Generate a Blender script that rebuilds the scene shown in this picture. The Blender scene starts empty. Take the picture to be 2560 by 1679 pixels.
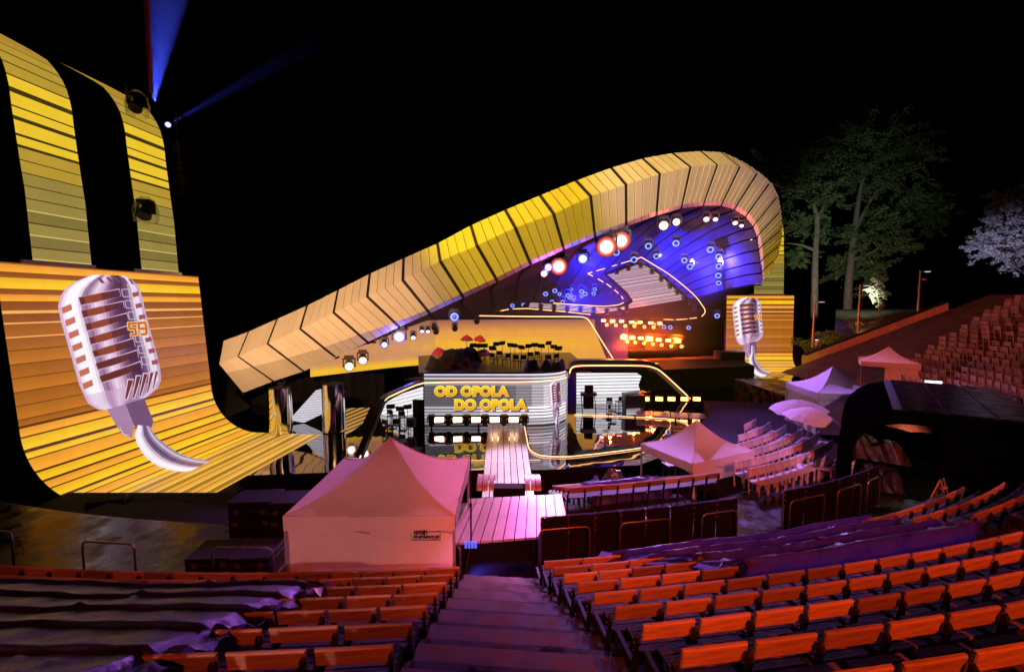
import bpy, math, random
from mathutils import Vector, Matrix
from math import sin, cos, tan, pi, radians, sqrt, atan2, hypot

random.seed(7)
SC = bpy.context.scene
COL = SC.collection

# ------------------------------------------------------------------ camera
CAM_Z = 6.0
PITCH = radians(4.2)
FPX = 1100.0                      # focal length in photograph pixels (2560 wide)
cd = bpy.data.cameras.new('camera')
cd.sensor_width = 36.0
cd.lens = 36.0 * FPX / 2560.0
cd.clip_start = 0.05
cd.clip_end = 2000.0
cam = bpy.data.objects.new('camera', cd)
COL.objects.link(cam)
cam.location = (0, 0, CAM_Z)
cam.rotation_euler = (pi / 2 - PITCH, 0, 0)
SC.camera = cam

# ------------------------------------------------------------------ night sky, moon, exposure
W = bpy.data.worlds.new('World')
SC.world = W
W.use_nodes = True
wn = W.node_tree
wn.nodes.clear()
sky = wn.nodes.new('ShaderNodeTexSky')
sky.sky_type = 'NISHITA'
sky.sun_disc = False
sky.sun_elevation = radians(-9)
sky.sun_rotation = radians(200)
bg = wn.nodes.new('ShaderNodeBackground')
bg.inputs['Strength'].default_value = 0.05
wo = wn.nodes.new('ShaderNodeOutputWorld')
wn.links.new(sky.outputs[0], bg.inputs[0])
wn.links.new(bg.outputs[0], wo.inputs[0])
ml = bpy.data.lights.new('moon', 'SUN')
ml.energy = 0.004
ml.angle = radians(0.5)
ml.color = (0.8, 0.85, 1.0)
mo = bpy.data.objects.new('moon', ml)
COL.objects.link(mo)
mo.rotation_euler = (radians(40), 0, radians(-30))
SC.view_settings.view_transform = 'Standard'
SC.view_settings.look = 'None'
SC.view_settings.exposure = 0.0
SC.view_settings.gamma = 1.0
SC.view_settings.use_curve_mapping = False
SC.render.engine = 'CYCLES'
SC.cycles.use_denoising = True
SC.cycles.max_bounces = 6
SC.cycles.diffuse_bounces = 2
SC.cycles.glossy_bounces = 3
SC.cycles.transmission_bounces = 4
SC.cycles.transparent_max_bounces = 8
SC.cycles.volume_bounces = 0
SC.cycles.sample_clamp_indirect = 4.0
SC.cycles.caustics_reflective = False
SC.cycles.caustics_refractive = False


def aim(o, target):
    d = Vector(target) - Vector(o.location)
    o.rotation_euler = d.to_track_quat('-Z', 'Y').to_euler()


def spot(name, loc, target, color, watts, deg, blend=0.4, size=0.15):
    l = bpy.data.lights.new(name, 'SPOT')
    l.energy = watts
    l.color = color
    l.spot_size = radians(deg)
    l.spot_blend = blend
    l.shadow_soft_size = size
    o = bpy.data.objects.new(name, l)
    COL.objects.link(o)
    o.location = loc
    aim(o, target)
    return o


# unseen spots for the show's washes: behind the stalls, on the rim, in mid-air
spot('wash_red_benches', (9, -13.5, 15.8), (7.2, 4.0, 2.4), (1.0, 0.074, 0.008), 26000, 40, 0.4, 0.12)
spot('wash_red_benches_left', (-2.5, -13.5, 15.8), (-3.5, 5.0, 2.0), (1.0, 0.085, 0.013), 8000, 34, 0.6, 0.12)
spot('wash_red_far', (9, -10, 18), (34, 31, 3.5), (1.0, 0.10, 0.03), 34000, 34, 0.8, 0.3)
spot('wash_salmon_tent', (-4.5, -8, 8.6), (-2.9, 9, 0.4), (1.0, 0.40, 0.42), 3000, 18.5, 0.7, 0.2)
spot('rim_violet_centre', (11, 36.2, 14.0), (6, 15.5, -0.5), (0.50, 0.24, 1.0), 42000, 34, 0.8, 0.3)
spot('rim_pink_centre', (4, 34.5, 12.0), (-2.2, 13.2, 0.5), (1.0, 0.18, 0.36), 22000, 21, 0.7, 0.3)
spot('rim_violet_aisle', (2, 34.0, 11.0), (1.5, 7.5, 0.8), (0.66, 0.13, 1.0), 4200, 40, 0.9, 0.3)
spot('wash_aisle', (0.8, -11, 11.2), (0.6, 6.5, 0.8), (1.0, 0.16, 0.10), 900, 13, 0.6, 0.1)  # added low to draw shadow bands on the aisle steps
spot('catwalk_violet', (2.5, 33.5, 11.0), (0.1, 18.0, -1.6), (0.95, 0.66, 1.0), 28000, 24, 0.6, 0.3)  # added to tint the catwalk violet-white
spot('rim_pink_right', (16, 39, 17.0), (21, 25, 0.3), (1.0, 0.24, 0.52), 15000, 32, 0.8, 0.3)
spot('rim_violet_right', (14, 38, 16.0), (14.5, 20, 0), (0.42, 0.16, 1.0), 36000, 32, 0.8, 0.3)
spot('wash_lilac_tents', (17, -8, 18), (11.5, 20.5, 0.5), (1.0, 0.46, 0.70), 12000, 22, 0.8, 0.3)
spot('wash_pale_tent', (6, -10, 16), (5.6, 16.2, -0.4), (1.0, 0.70, 0.70), 3400, 11, 0.7, 0.3)  # added to make the corner tent's wall paler
spot('rim_violet_left', (-8, 31, 6.0), (-6.5, 5, 1.5), (0.45, 0.12, 1.0), 9000, 34, 0.9, 0.3)
spot('fascia_yellow', (-10, 4, 36), (5, 36.5, 15.0), (1.0, 0.64, 0.02), 122000, 41, 0.45, 0.3)  # added high in mid-air, where no mast stands, to yellow the facets
spot('fascia_orange_left', (-6, 6, 9), (-13, 31, 4.5), (1.0, 0.53, 0.23), 38000, 44, 0.7, 0.3)
spot('fascia_mauve', (6, -12, 13), (15.5, 40, 17.5), (1.0, 0.56, 0.72), 52000, 23, 0.6, 0.3)


# ------------------------------------------------------------------ helpers: photograph pixel -> point in the place
CP, SP = cos(PITCH), sin(PITCH)


def ray(px, py):
    u = (px - 1280.0) / FPX
    v = (839.5 - py) / FPX
    return Vector((u, CP + v * SP, -SP + v * CP))


EYE = Vector((0, 0, CAM_Z))


def at_y(px, py, Y):
    d = ray(px, py)
    return EYE + d * (Y / d.y)


def at_z(px, py, Z):
    d = ray(px, py)
    return EYE + d * ((Z - CAM_Z) / d.z)


def at_plane(px, py, P, N):
    d = ray(px, py)
    return EYE + d * ((Vector(P) - EYE).dot(N) / d.dot(N))


def lerp(a, b, t):
    return a + (b - a) * t


def srgb(r, g, b):
    def f(c):
        c /= 255.0
        return c / 12.92 if c <= 0.04045 else ((c + 0.055) / 1.055) ** 2.4
    return (f(r), f(g), f(b))


def sample(tab, t):
    """piecewise-linear lookup in [(t, value-tuple)]"""
    if t <= tab[0][0]:
        return tab[0][1]
    for (a, va), (b, vb) in zip(tab, tab[1:]):
        if t <= b:
            k = (t - a) / (b - a) if b > a else 0
            return tuple(lerp(x, y, k) for x, y in zip(va, vb))
    return tab[-1][1]


# ------------------------------------------------------------------ helpers: mesh building
def outward(o):
    import bmesh
    b = bmesh.new()
    b.from_mesh(o.data)
    bmesh.ops.remove_doubles(b, verts=b.verts, dist=1e-5)
    bmesh.ops.recalc_face_normals(b, faces=b.faces)
    b.to_mesh(o.data)
    b.free()
    return o


class MB:
    def __init__(s):
        s.v, s.f, s.c = [], [], []

    def poly(s, pts, col=None):
        i = len(s.v)
        s.v += [tuple(p) for p in pts]
        s.f.append(tuple(range(i, i + len(pts))))
        s.c.append(col)

    def mesh(s, vs, fs, col=None):
        i = len(s.v)
        s.v += [tuple(p) for p in vs]
        for f in fs:
            s.f.append(tuple(i + k for k in f))
            s.c.append(col)

    def box(s, c, size, rz=0.0, rx=0.0, ry=0.0, col=None):
        M = Matrix.Rotation(rz, 3, 'Z') @ Matrix.Rotation(ry, 3, 'Y') @ Matrix.Rotation(rx, 3, 'X')
        hx, hy, hz = size[0] / 2, size[1] / 2, size[2] / 2
        c = Vector(c)
        vs = [c + M @ Vector((x * hx, y * hy, z * hz)) for z in (-1, 1) for x, y in ((-1, -1), (1, -1), (1, 1), (-1, 1))]
        s.mesh(vs, [(3, 2, 1, 0), (4, 5, 6, 7), (0, 1, 5, 4), (1, 2, 6, 5), (2, 3, 7, 6), (3, 0, 4, 7)], col)

    def bar(s, a, b, w, h=None, up=(0, 0, 1), col=None):
        a, b = Vector(a), Vector(b)
        h = h or w
        d = (b - a).normalized()
        up = Vector(up)
        if abs(d.dot(up)) > 0.98:
            up = Vector((1, 0, 0))
        r = d.cross(up).normalized()
        u = r.cross(d).normalized()
        vs = [p + r * (x * w / 2) + u * (y * h / 2) for p in (a, b) for x, y in ((-1, -1), (1, -1), (1, 1), (-1, 1))]
        s.mesh(vs, [(3, 2, 1, 0), (4, 5, 6, 7), (0, 1, 5, 4), (1, 2, 6, 5), (2, 3, 7, 6), (3, 0, 4, 7)], col)

    def tube(s, path, r, n=6, col=None, closed=False):
        path = [Vector(p) for p in path]
        m = len(path)
        rr = r if isinstance(r, (list, tuple)) else [r] * m
        vs, fs = [], []
        prev = None
        for i, p in enumerate(path):
            if closed:
                d = path[(i + 1) % m] - path[i - 1]
            else:
                d = path[min(i + 1, m - 1)] - path[max(i - 1, 0)]
            d.normalize()
            if prev is None:
                up = Vector((0, 0, 1)) if abs(d.z) < 0.9 else Vector((1, 0, 0))
                a = d.cross(up).normalized()
            else:
                a = (prev - d * prev.dot(d))
                a = a.normalized() if a.length > 1e-6 else d.orthogonal().normalized()
            prev = a
            b = d.cross(a)
            for k in range(n):
                t = 2 * pi * k / n
                vs.append(p + (a * cos(t) + b * sin(t)) * rr[i])
        for i in range(m if closed else m - 1):
            j = (i + 1) % m
            for k in range(n):
                fs.append((i * n + k, i * n + (k + 1) % n, j * n + (k + 1) % n, j * n + k))
        if not closed:
            fs.append(tuple(range(n - 1, -1, -1)))
            fs.append(tuple((m - 1) * n + k for k in range(n)))
        s.mesh(vs, fs, col)

    def cyl(s, a, b, r0, r1=None, n=12, col=None):
        s.tube([a, b], [r0, r1 if r1 is not None else r0], n, col)

    def grid(s, rows, col=None, flip=False):
        """rows: list of equal-length lists of points"""
        n = len(rows[0])
        vs = [p for r in rows for p in r]
        fs = []
        for i in range(len(rows) - 1):
            for k in range(n - 1):
                q = (i * n + k, i * n + k + 1, (i + 1) * n + k + 1, (i + 1) * n + k)
                fs.append(q[::-1] if flip else q)
        s.mesh(vs, fs, col)

    def prism(s, pts, vec, col=None):
        """closed polygon extruded along vec"""
        n = len(pts)
        vec = Vector(vec)
        a = [Vector(p) for p in pts]
        b = [p + vec for p in a]
        fs = [tuple(range(n - 1, -1, -1)), tuple(range(n, 2 * n))]
        fs += [(k, (k + 1) % n, n + (k + 1) % n, n + k) for k in range(n)]
        s.mesh(a + b, fs, col)

    def data(s, name, smooth=False):
        me = bpy.data.meshes.new(name)
        me.from_pydata(s.v, [], s.f)
        if any(c is not None for c in s.c):
            at = me.color_attributes.new('Col', 'FLOAT_COLOR', 'CORNER')
            buf = []
            for f, c in zip(s.f, s.c):
                c = c or (0, 0, 0)
                buf += [c[0], c[1], c[2], 1.0] * len(f)
            at.data.foreach_set('color', buf)
        if smooth:
            me.polygons.foreach_set('use_smooth', [True] * len(me.polygons))
        me.update()
        return me

    def build(s, name, m, parent=None, smooth=False):
        return link(name, s.data(name, smooth), m, parent)


def link(name, me, m=None, parent=None):
    """parts are modelled in world coordinates when the parent sits at the world origin, else in the parent's own frame"""
    o = bpy.data.objects.new(name, me)
    COL.objects.link(o)
    if m is not None and not me.materials:
        me.materials.append(m)
    if parent is not None:
        o.parent = parent
        if parent.get('_w'):
            o.matrix_parent_inverse = Matrix.Translation(-Vector(parent.location))
    return o


def thing(name, label, cat, loc=(0, 0, 0), rz=0.0, group=None, world=False):
    o = bpy.data.objects.new(name, None)
    COL.objects.link(o)
    o.empty_display_size = 0.2
    o.location = loc
    o.rotation_euler = (0, 0, rz)
    o['label'] = label
    o['category'] = cat
    if group:
        o['group'] = group
    if world:
        o['_w'] = 1
    return o


def tag(o, label=None, cat=None, group=None, kind=None):
    if label:
        o['label'] = label
    if cat:
        o['category'] = cat
    if group:
        o['group'] = group
    if kind:
        o['kind'] = kind
    return o


def copy_tree(o, parent=None):
    c = o.copy()
    COL.objects.link(c)
    c.parent = parent
    for ch in list(o.children):
        copy_tree(ch, c)
    return c


# ------------------------------------------------------------------ materials
def mat(name, col, rough=0.6, metal=0.0, noise=0.0, scale=4.0, bump=0.0, bscale=30.0, spec=0.5, stretch=None, trans=0.0, rnoise=0.0, alpha=1.0, sss=0.0):
    m = bpy.data.materials.new(name)
    m.use_nodes = True
    nt = m.node_tree
    b = nt.nodes['Principled BSDF']
    b.inputs['Base Color'].default_value = (*col, 1)
    b.inputs['Roughness'].default_value = rough
    b.inputs['Metallic'].default_value = metal
    b.inputs['Specular IOR Level'].default_value = spec
    b.inputs['Transmission Weight'].default_value = trans
    b.inputs['Alpha'].default_value = alpha
    if noise or bump or rnoise:
        tc = nt.nodes.new('ShaderNodeTexCoord')
        mp = nt.nodes.new('ShaderNodeMapping')
        if stretch:
            mp.inputs['Scale'].default_value = stretch
        nt.links.new(tc.outputs['Object'], mp.inputs[0])
    if noise or rnoise:
        n = nt.nodes.new('ShaderNodeTexNoise')
        n.inputs['Scale'].default_value = scale
        n.inputs['Detail'].default_value = 6
        n.inputs['Roughness'].default_value = 0.62
        nt.links.new(mp.outputs[0], n.inputs['Vector'])
        if noise:
            r = nt.nodes.new('ShaderNodeValToRGB')
            r.color_ramp.elements[0].position = 0.3
            r.color_ramp.elements[1].position = 0.72
            r.color_ramp.elements[0].color = (*[c * (1 - noise) for c in col], 1)
            r.color_ramp.elements[1].color = (*[min(1, c * (1 + noise)) for c in col], 1)
            nt.links.new(n.outputs['Fac'], r.inputs[0])
            nt.links.new(r.outputs[0], b.inputs['Base Color'])
        if rnoise:
            k = nt.nodes.new('ShaderNodeMapRange')
            k.inputs['From Min'].default_value = 0.35
            k.inputs['From Max'].default_value = 0.65
            k.inputs['To Min'].default_value = max(0.02, rough - rnoise)
            k.inputs['To Max'].default_value = min(1, rough + rnoise)
            nt.links.new(n.outputs['Fac'], k.inputs[0])
            nt.links.new(k.outputs[0], b.inputs['Roughness'])
    if bump:
        n2 = nt.nodes.new('ShaderNodeTexNoise')
        n2.inputs['Scale'].default_value = bscale
        n2.inputs['Detail'].default_value = 4
        nt.links.new(mp.outputs[0], n2.inputs['Vector'])
        bp = nt.nodes.new('ShaderNodeBump')
        bp.inputs['Strength'].default_value = bump
        bp.inputs['Distance'].default_value = 0.05
        nt.links.new(n2.outputs['Fac'], bp.inputs['Height'])
        nt.links.new(bp.outputs[0], b.inputs['Normal'])
    return m


def emi(name, col, strength, sampled=False):
    m = bpy.data.materials.new(name)
    m.use_nodes = True
    nt = m.node_tree
    b = nt.nodes['Principled BSDF']
    b.inputs['Base Color'].default_value = (0.02, 0.02, 0.02, 1)
    b.inputs['Emission Color'].default_value = (*col, 1)
    b.inputs['Emission Strength'].default_value = strength
    if not sampled:
        m.cycles.emission_sampling = 'NONE'
    return m


def led(name, strength=1.0, fine=90.0, sampled=True):
    """LED wall: the picture sits in a colour attribute, with a faint unevenness of the modules"""
    m = bpy.data.materials.new(name)
    m.use_nodes = True
    nt = m.node_tree
    b = nt.nodes['Principled BSDF']
    b.inputs['Base Color'].default_value = (0.012, 0.012, 0.012, 1)
    b.inputs['Roughness'].default_value = 0.35
    a = nt.nodes.new('ShaderNodeAttribute')
    a.attribute_name = 'Col'
    tc = nt.nodes.new('ShaderNodeTexCoord')
    n = nt.nodes.new('ShaderNodeTexNoise')
    n.inputs['Scale'].default_value = 1.3
    n.inputs['Detail'].default_value = 8
    nt.links.new(tc.outputs['Object'], n.inputs['Vector'])
    k = nt.nodes.new('ShaderNodeMapRange')
    k.inputs['From Min'].default_value = 0.3
    k.inputs['From Max'].default_value = 0.7
    k.inputs['To Min'].default_value = strength * 0.95
    k.inputs['To Max'].default_value = strength * 1.04
    nt.links.new(n.outputs['Fac'], k.inputs[0])
    nt.links.new(a.outputs['Color'], b.inputs['Emission Color'])
    nt.links.new(k.outputs[0], b.inputs['Emission Strength'])
    if not sampled:
        m.cycles.emission_sampling = 'NONE'
    return m


M = {}
M['led'] = led('led_picture', 1.0)
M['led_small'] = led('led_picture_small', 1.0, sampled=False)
M['led_roof'] = led('led_ceiling', 0.8)
M['black'] = mat('stage_black', (0.006, 0.006, 0.007), 0.8, noise=0.4, spec=0.12)
M['blackgloss'] = mat('black_plastic', (0.012, 0.012, 0.013), 0.35, noise=0.3)
M['drape'] = mat('black_drape', (0.006, 0.006, 0.007), 0.95, noise=0.4, bump=0.3, bscale=6, stretch=(3, 3, 0.3), spec=0.1)
M['ground'] = mat('dark_ground', (0.035, 0.033, 0.03), 0.8, noise=0.5, scale=1.5, bump=0.4, bscale=12)
M['pave'] = mat('wet_promenade', (0.011, 0.0105, 0.010), 0.30, noise=0.55, scale=1.3, bump=0.12, bscale=10, rnoise=0.24, spec=0.5)
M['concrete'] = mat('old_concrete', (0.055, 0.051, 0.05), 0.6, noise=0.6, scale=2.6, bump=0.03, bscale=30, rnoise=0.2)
M['concretedark'] = mat('dark_concrete', (0.016, 0.015, 0.015), 0.5, noise=0.6, scale=3, bump=0.05, bscale=30, rnoise=0.25, spec=0.3)
M['terrace'] = mat('terrace_concrete', (0.024, 0.022, 0.021), 0.8, noise=0.5, scale=2.0, bump=0.3, bscale=20, spec=0.2)
M['slope'] = mat('trodden_slope', (0.12, 0.10, 0.08), 0.9, noise=0.5, scale=1.2, bump=0.6, bscale=10)
M['grass'] = mat('night_grass', (0.07, 0.075, 0.03), 0.95, noise=0.6, scale=1.4, bump=0.8, bscale=14)
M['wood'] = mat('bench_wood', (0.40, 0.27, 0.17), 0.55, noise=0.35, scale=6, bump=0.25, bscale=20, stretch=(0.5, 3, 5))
M['woodshaded'] = mat('bench_wood_shaded', (0.11, 0.075, 0.05), 0.65, noise=0.4, scale=5, bump=0.25, bscale=20, stretch=(0.5, 3, 5))  # seat wood; shade under the backs is put into the colour
M['iron'] = mat('bench_iron', (0.02, 0.02, 0.022), 0.5, metal=0.3, noise=0.3)
M['pipe'] = mat('galvanised_pipe', (0.32, 0.30, 0.30), 0.38, metal=0.8, noise=0.3, scale=8)
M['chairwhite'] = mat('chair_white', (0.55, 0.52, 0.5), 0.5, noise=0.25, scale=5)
M['tent'] = mat('tent_polyester', (0.82, 0.80, 0.79), 0.72, noise=0.06, scale=3, bump=0.12, bscale=5)
def translucent(m, share):
    nt = m.node_tree
    b = nt.nodes['Principled BSDF']
    out = nt.nodes['Material Output']
    tr = nt.nodes.new('ShaderNodeBsdfTranslucent')
    tr.inputs['Color'].default_value = b.inputs['Base Color'].default_value
    mx = nt.nodes.new('ShaderNodeMixShader')
    mx.inputs[0].default_value = share
    nt.links.new(b.outputs[0], mx.inputs[1])
    nt.links.new(tr.outputs[0], mx.inputs[2])
    nt.links.new(mx.outputs[0], out.inputs['Surface'])


def vary(m, amount):
    nt = m.node_tree
    b = nt.nodes['Principled BSDF']
    src = b.inputs['Base Color'].links[0].from_socket
    oi = nt.nodes.new('ShaderNodeObjectInfo')
    k = nt.nodes.new('ShaderNodeMapRange')
    k.inputs['To Min'].default_value = 1 - amount
    k.inputs['To Max'].default_value = 1 + amount * 0.6
    nt.links.new(oi.outputs['Random'], k.inputs[0])
    mx = nt.nodes.new('ShaderNodeMix')
    mx.data_type = 'RGBA'
    mx.blend_type = 'MULTIPLY'
    mx.inputs[0].default_value = 1.0
    cb = nt.nodes.new('ShaderNodeCombineColor')
    for n in range(3):
        nt.links.new(k.outputs[0], cb.inputs[n])
    nt.links.new(src, mx.inputs[6])
    nt.links.new(cb.outputs[0], mx.inputs[7])
    nt.links.new(mx.outputs[2], b.inputs['Base Color'])


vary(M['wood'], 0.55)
vary(M['woodshaded'], 0.4)
vary(M['chairwhite'], 0.25)
translucent(M['tent'], 0.22)
M['hood'] = mat('clear_hood', (0.8, 0.7, 0.5), 0.15, trans=0.9, alpha=0.35)
M['tentleg'] = mat('tent_leg', (0.5, 0.5, 0.52), 0.4, metal=0.6, noise=0.1)
M['ink'] = mat('black_print', (0.02, 0.02, 0.02), 0.8)
M['fascia'] = mat('fascia_cladding', (0.64, 0.60, 0.54), 0.5, noise=0.05, scale=0.6)
M['rib'] = mat('fascia_joint', (0.01, 0.01, 0.012), 0.7)
M['lining'] = mat('shell_lining', (0.042, 0.042, 0.062), 0.85, noise=0.4, scale=0.5)
M['tarp'] = mat('violet_lit_tarpaulin', (0.06, 0.045, 0.10), 0.34, noise=0.5, scale=2.5, bump=0.6, bscale=9, rnoise=0.12)  # violet stage light put into the sheet's base colour
M['tarpdark'] = mat('dark_tarpaulin', (0.020, 0.016, 0.04), 0.42, noise=0.5, scale=2, bump=0.5, bscale=7, rnoise=0.15)  # violet stage light mixed into the dark base
M['plasticblue'] = mat('plastic_cover', (0.07, 0.07, 0.12), 0.22, noise=0.4, scale=3, bump=0.7, bscale=6)
M['chrome'] = mat('chrome', (0.85, 0.84, 0.86), 0.08, metal=1.0)
M['deck'] = mat('deck_planks', (0.55, 0.52, 0.55), 0.30, noise=0.12, scale=2, bump=0.04, bscale=5, spec=0.8)
M['case'] = mat('flight_case', (0.009, 0.009, 0.010), 0.6, noise=0.4, spec=0.2)
M['metaledge'] = mat('aluminium_edge', (0.45, 0.45, 0.46), 0.35, metal=0.9)
M['wall'] = mat('rendered_wall', (0.72, 0.66, 0.64), 0.85, noise=0.25, scale=1.5, bump=0.2, bscale=20)
M['bark'] = mat('tree_bark', (0.20, 0.17, 0.15), 0.9, noise=0.5, scale=3, bump=0.8, bscale=15, stretch=(3, 3, 0.5))
M['leaf'] = mat('tree_leaves', (0.10, 0.16, 0.05), 0.7, noise=0.5, scale=0.6)
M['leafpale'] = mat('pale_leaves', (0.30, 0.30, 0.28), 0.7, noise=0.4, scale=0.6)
translucent(M['tarp'], 0.5)
translucent(M['tarpdark'], 0.4)
for _m, _c in (('tarp', (0.42, 0.26, 0.62)), ('tarpdark', (0.20, 0.10, 0.34))):  # sheets tinted violet as if lit through from the stage
    [n for n in M[_m].node_tree.nodes if n.type == 'BSDF_TRANSLUCENT'][0].inputs['Color'].default_value = (*_c, 1)
M['leafyellow'] = mat('young_leaves', (0.16, 0.18, 0.04), 0.7, noise=0.4, scale=2)
vary(M['fascia'], 0.06)
vary(M['deck'], 0.2)
M['umbred'] = mat('red_umbrella_cloth', (0.62, 0.03, 0.03), 0.7, noise=0.1)
M['umbpurple'] = mat('purple_umbrella_cloth', (0.35, 0.05, 0.45), 0.7, noise=0.1)
M['parasol'] = mat('parasol_cloth', (0.68, 0.64, 0.64), 0.75, noise=0.1, scale=3)
translucent(M['parasol'], 0.3)
M['cover'] = mat('instrument_cover', (0.035, 0.02, 0.014), 0.8, noise=0.5, scale=3, bump=0.5, bscale=6)
M['redbrown'] = mat('dark_red_cloth', (0.16, 0.03, 0.018), 0.8, noise=0.4, scale=3, bump=0.5, bscale=6)
M['neon'] = emi('neon_warm', (1.0, 0.46, 0.19), 3.2)
M['neonpink'] = emi('neon_pink', (1.0, 0.42, 0.30), 1.6)
M['lamp_white'] = emi('lamp_white', (1.0, 0.88, 0.80), 14.0)
M['lamp_red'] = emi('lamp_red', (1.0, 0.55, 0.40), 6.0)
M['lamp_cool'] = emi('lamp_cool', (0.66, 0.70, 1.0), 9.0)
M['lamp_blue'] = emi('lamp_blue', (0.14, 0.22, 1.0), 2.6)
M['lamp_bluecore'] = emi('lamp_blue_core', (0.10, 0.12, 0.9), 1.2)
M['lamp_orange'] = emi('lamp_orange', (1.0, 0.34, 0.07), 6.0)
M['lamp_amber'] = emi('lamp_amber', (1.0, 0.55, 0.05), 2.2)
M['blind'] = emi('blinder_warm', (1.0, 0.60, 0.36), 9.0)
M['blind_orange'] = emi('blinder_orange', (1.0, 0.36, 0.08), 8.0)
M['laptop'] = emi('lit_screen_white', (1.0, 0.98, 1.0), 2.0)
M['letters'] = led('led_letters', 1.0, sampled=False)


def mirror_floor():
    m = bpy.data.materials.new('black_mirror_floor')
    m.use_nodes = True
    nt = m.node_tree
    b = nt.nodes['Principled BSDF']
    b.inputs['Base Color'].default_value = (0.30, 0.28, 0.30, 1)
    b.inputs['Metallic'].default_value = 1.0
    b.inputs['Roughness'].default_value = 0.03
    tc = nt.nodes.new('ShaderNodeTexCoord')
    n = nt.nodes.new('ShaderNodeTexNoise')
    n.inputs['Scale'].default_value = 0.55
    n.inputs['Detail'].default_value = 1.5
    nt.links.new(tc.outputs['Object'], n.inputs['Vector'])
    bp = nt.nodes.new('ShaderNodeBump')
    bp.inputs['Strength'].default_value = 0.30
    bp.inputs['Distance'].default_value = 0.06
    nt.links.new(n.outputs['Fac'], bp.inputs['Height'])
    nt.links.new(bp.outputs[0], b.inputs['Normal'])
    return m


M['mirror'] = mirror_floor()

# ------------------------------------------------------------------ the lie of the land
PROM = -0.45                      # promenade level
STG = -1.6                        # stage floor level
PIT = -3.0                        # ground in front of the stage


def base_curve(s):
    """line of the first upper bench row: point and heading; gentle bend, then tight bend, then straight away"""
    x0, y0 = -5.2, 8.05
    if s <= 13:
        R = 46.0
        if s < -9:
            R = 46.0
        th = s / R
        return (x0 + R * sin(th), y0 + R * (1 - cos(th)), th)
    th1 = 13 / 46.0
    x1, y1 = x0 + 46 * sin(th1), y0 + 46 * (1 - cos(th1))
    R = 22.0
    s2 = s - 13
    L2 = R * (pi / 2 - th1)
    cx, cy = x1 - R * sin(th1), y1 + R * cos(th1)
    if s2 <= L2:
        th = th1 + s2 / R
        return (cx + R * sin(th), cy - R * cos(th), th)
    return (cx + R, cy + (s2 - L2), pi / 2)


def on_tier(s, d, z=0.0):
    """d metres outward (uphill) from the base line"""
    x, y, th = base_curve(s)
    return Vector((x + d * sin(th), y - d * cos(th), z))


ROW_P, ROW_R = 0.70, 0.31


def rise(s):
    return 1.0 if s < 16 else max(0.86, 1.0 - 0.14 * (s - 16) / 14)


def tier_z(s, k):
    return 0.10 + ROW_R * k * rise(s)


# ground sheet, reaching far
mb = MB()
mb.poly([(-700, -300, PIT - 0.02), (700, -300, PIT - 0.02), (700, 900, PIT - 0.02), (-700, 900, PIT - 0.02)])
tag(mb.build('ground', M['ground']), kind='structure')

# upper tier: terraces as one stepped sheet
NROW = 24
prof = [(-0.62, PIT), (-0.62, 0.10)]
mb = MB()
ss = [-16 + i * 1.0 for i in range(0, 65)]
rows = []
for s in ss:
    r = [on_tier(s, -0.62, PIT), on_tier(s, -0.62, tier_z(s, 0))]
    for k in range(NROW):
        d1 = 0.08 + ROW_P * k
        r.append(on_tier(s, d1, tier_z(s, k)))
        r.append(on_tier(s, d1, tier_z(s, k + 1)))
    r.append(on_tier(s, 0.08 + ROW_P * NROW + 14, tier_z(s, NROW)))
    rows.append(r)
cut = [i for i, s in enumerate(ss) if s <= 33]
mb.grid(rows[:len(cut)])
tag(mb.build('terrace', M['terrace']), kind='structure')
# far right: smooth trodden slope with chairs on it
mb = MB()
rr = []
for i in range(len(cut) - 1, len(ss)):
    s = ss[i]
    rr.append([on_tier(s, d, tier_z(s, (d + 0.3) / ROW_P) - 0.05 + 0.05 * random.random()) for d in [-0.3 + 0.7 * j for j in range(26)]])
mb.grid(rr)
tag(mb.build('seating_slope', M['slope'], smooth=True), kind='structure')

# promenade ring
mb = MB()
mb.grid([[on_tier(s, -0.62, PROM), on_tier(s, -2.0, PROM), on_tier(s, -4.3, PROM), on_tier(s, -4.3, PIT)] for s in ss])
tag(mb.build('promenade', M['pave']), kind='structure')

# flat floor right of the middle block and the stepped lower tier in the middle
mb = MB()
mb.grid([[on_tier(s, -4.3, PROM - 0.004), on_tier(s, -min(10.5, 5.2 + (s - 13.5) * 1.1), PROM - 0.004), on_tier(s, -min(10.5, 5.2 + (s - 13.5) * 1.1), PIT)] for s in [13.5 + i for i in range(25)]])
M['stallfloor'] = mat('damp_stalls_floor', (0.008, 0.0075, 0.007), 0.8, noise=0.5, scale=2, bump=0.15, bscale=20, spec=0.1)
tag(mb.build('flat_stalls_floor', M['stallfloor']), kind='structure')
mb = MB()
rows = []
for s in [-9 + 0.8 * i for i in range(28)]:
    r = []
    for j in range(7):
        r.append(on_tier(s, -4.31 - 0.75 * j, PROM - 0.30 * j - 0.004))
        r.append(on_tier(s, -4.31 - 0.75 * (j + 1), PROM - 0.30 * j - 0.004))
    rows.append(r)
mb.grid(rows)
tag(mb.build('lower_terrace', M['terrace']), kind='structure')

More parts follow.
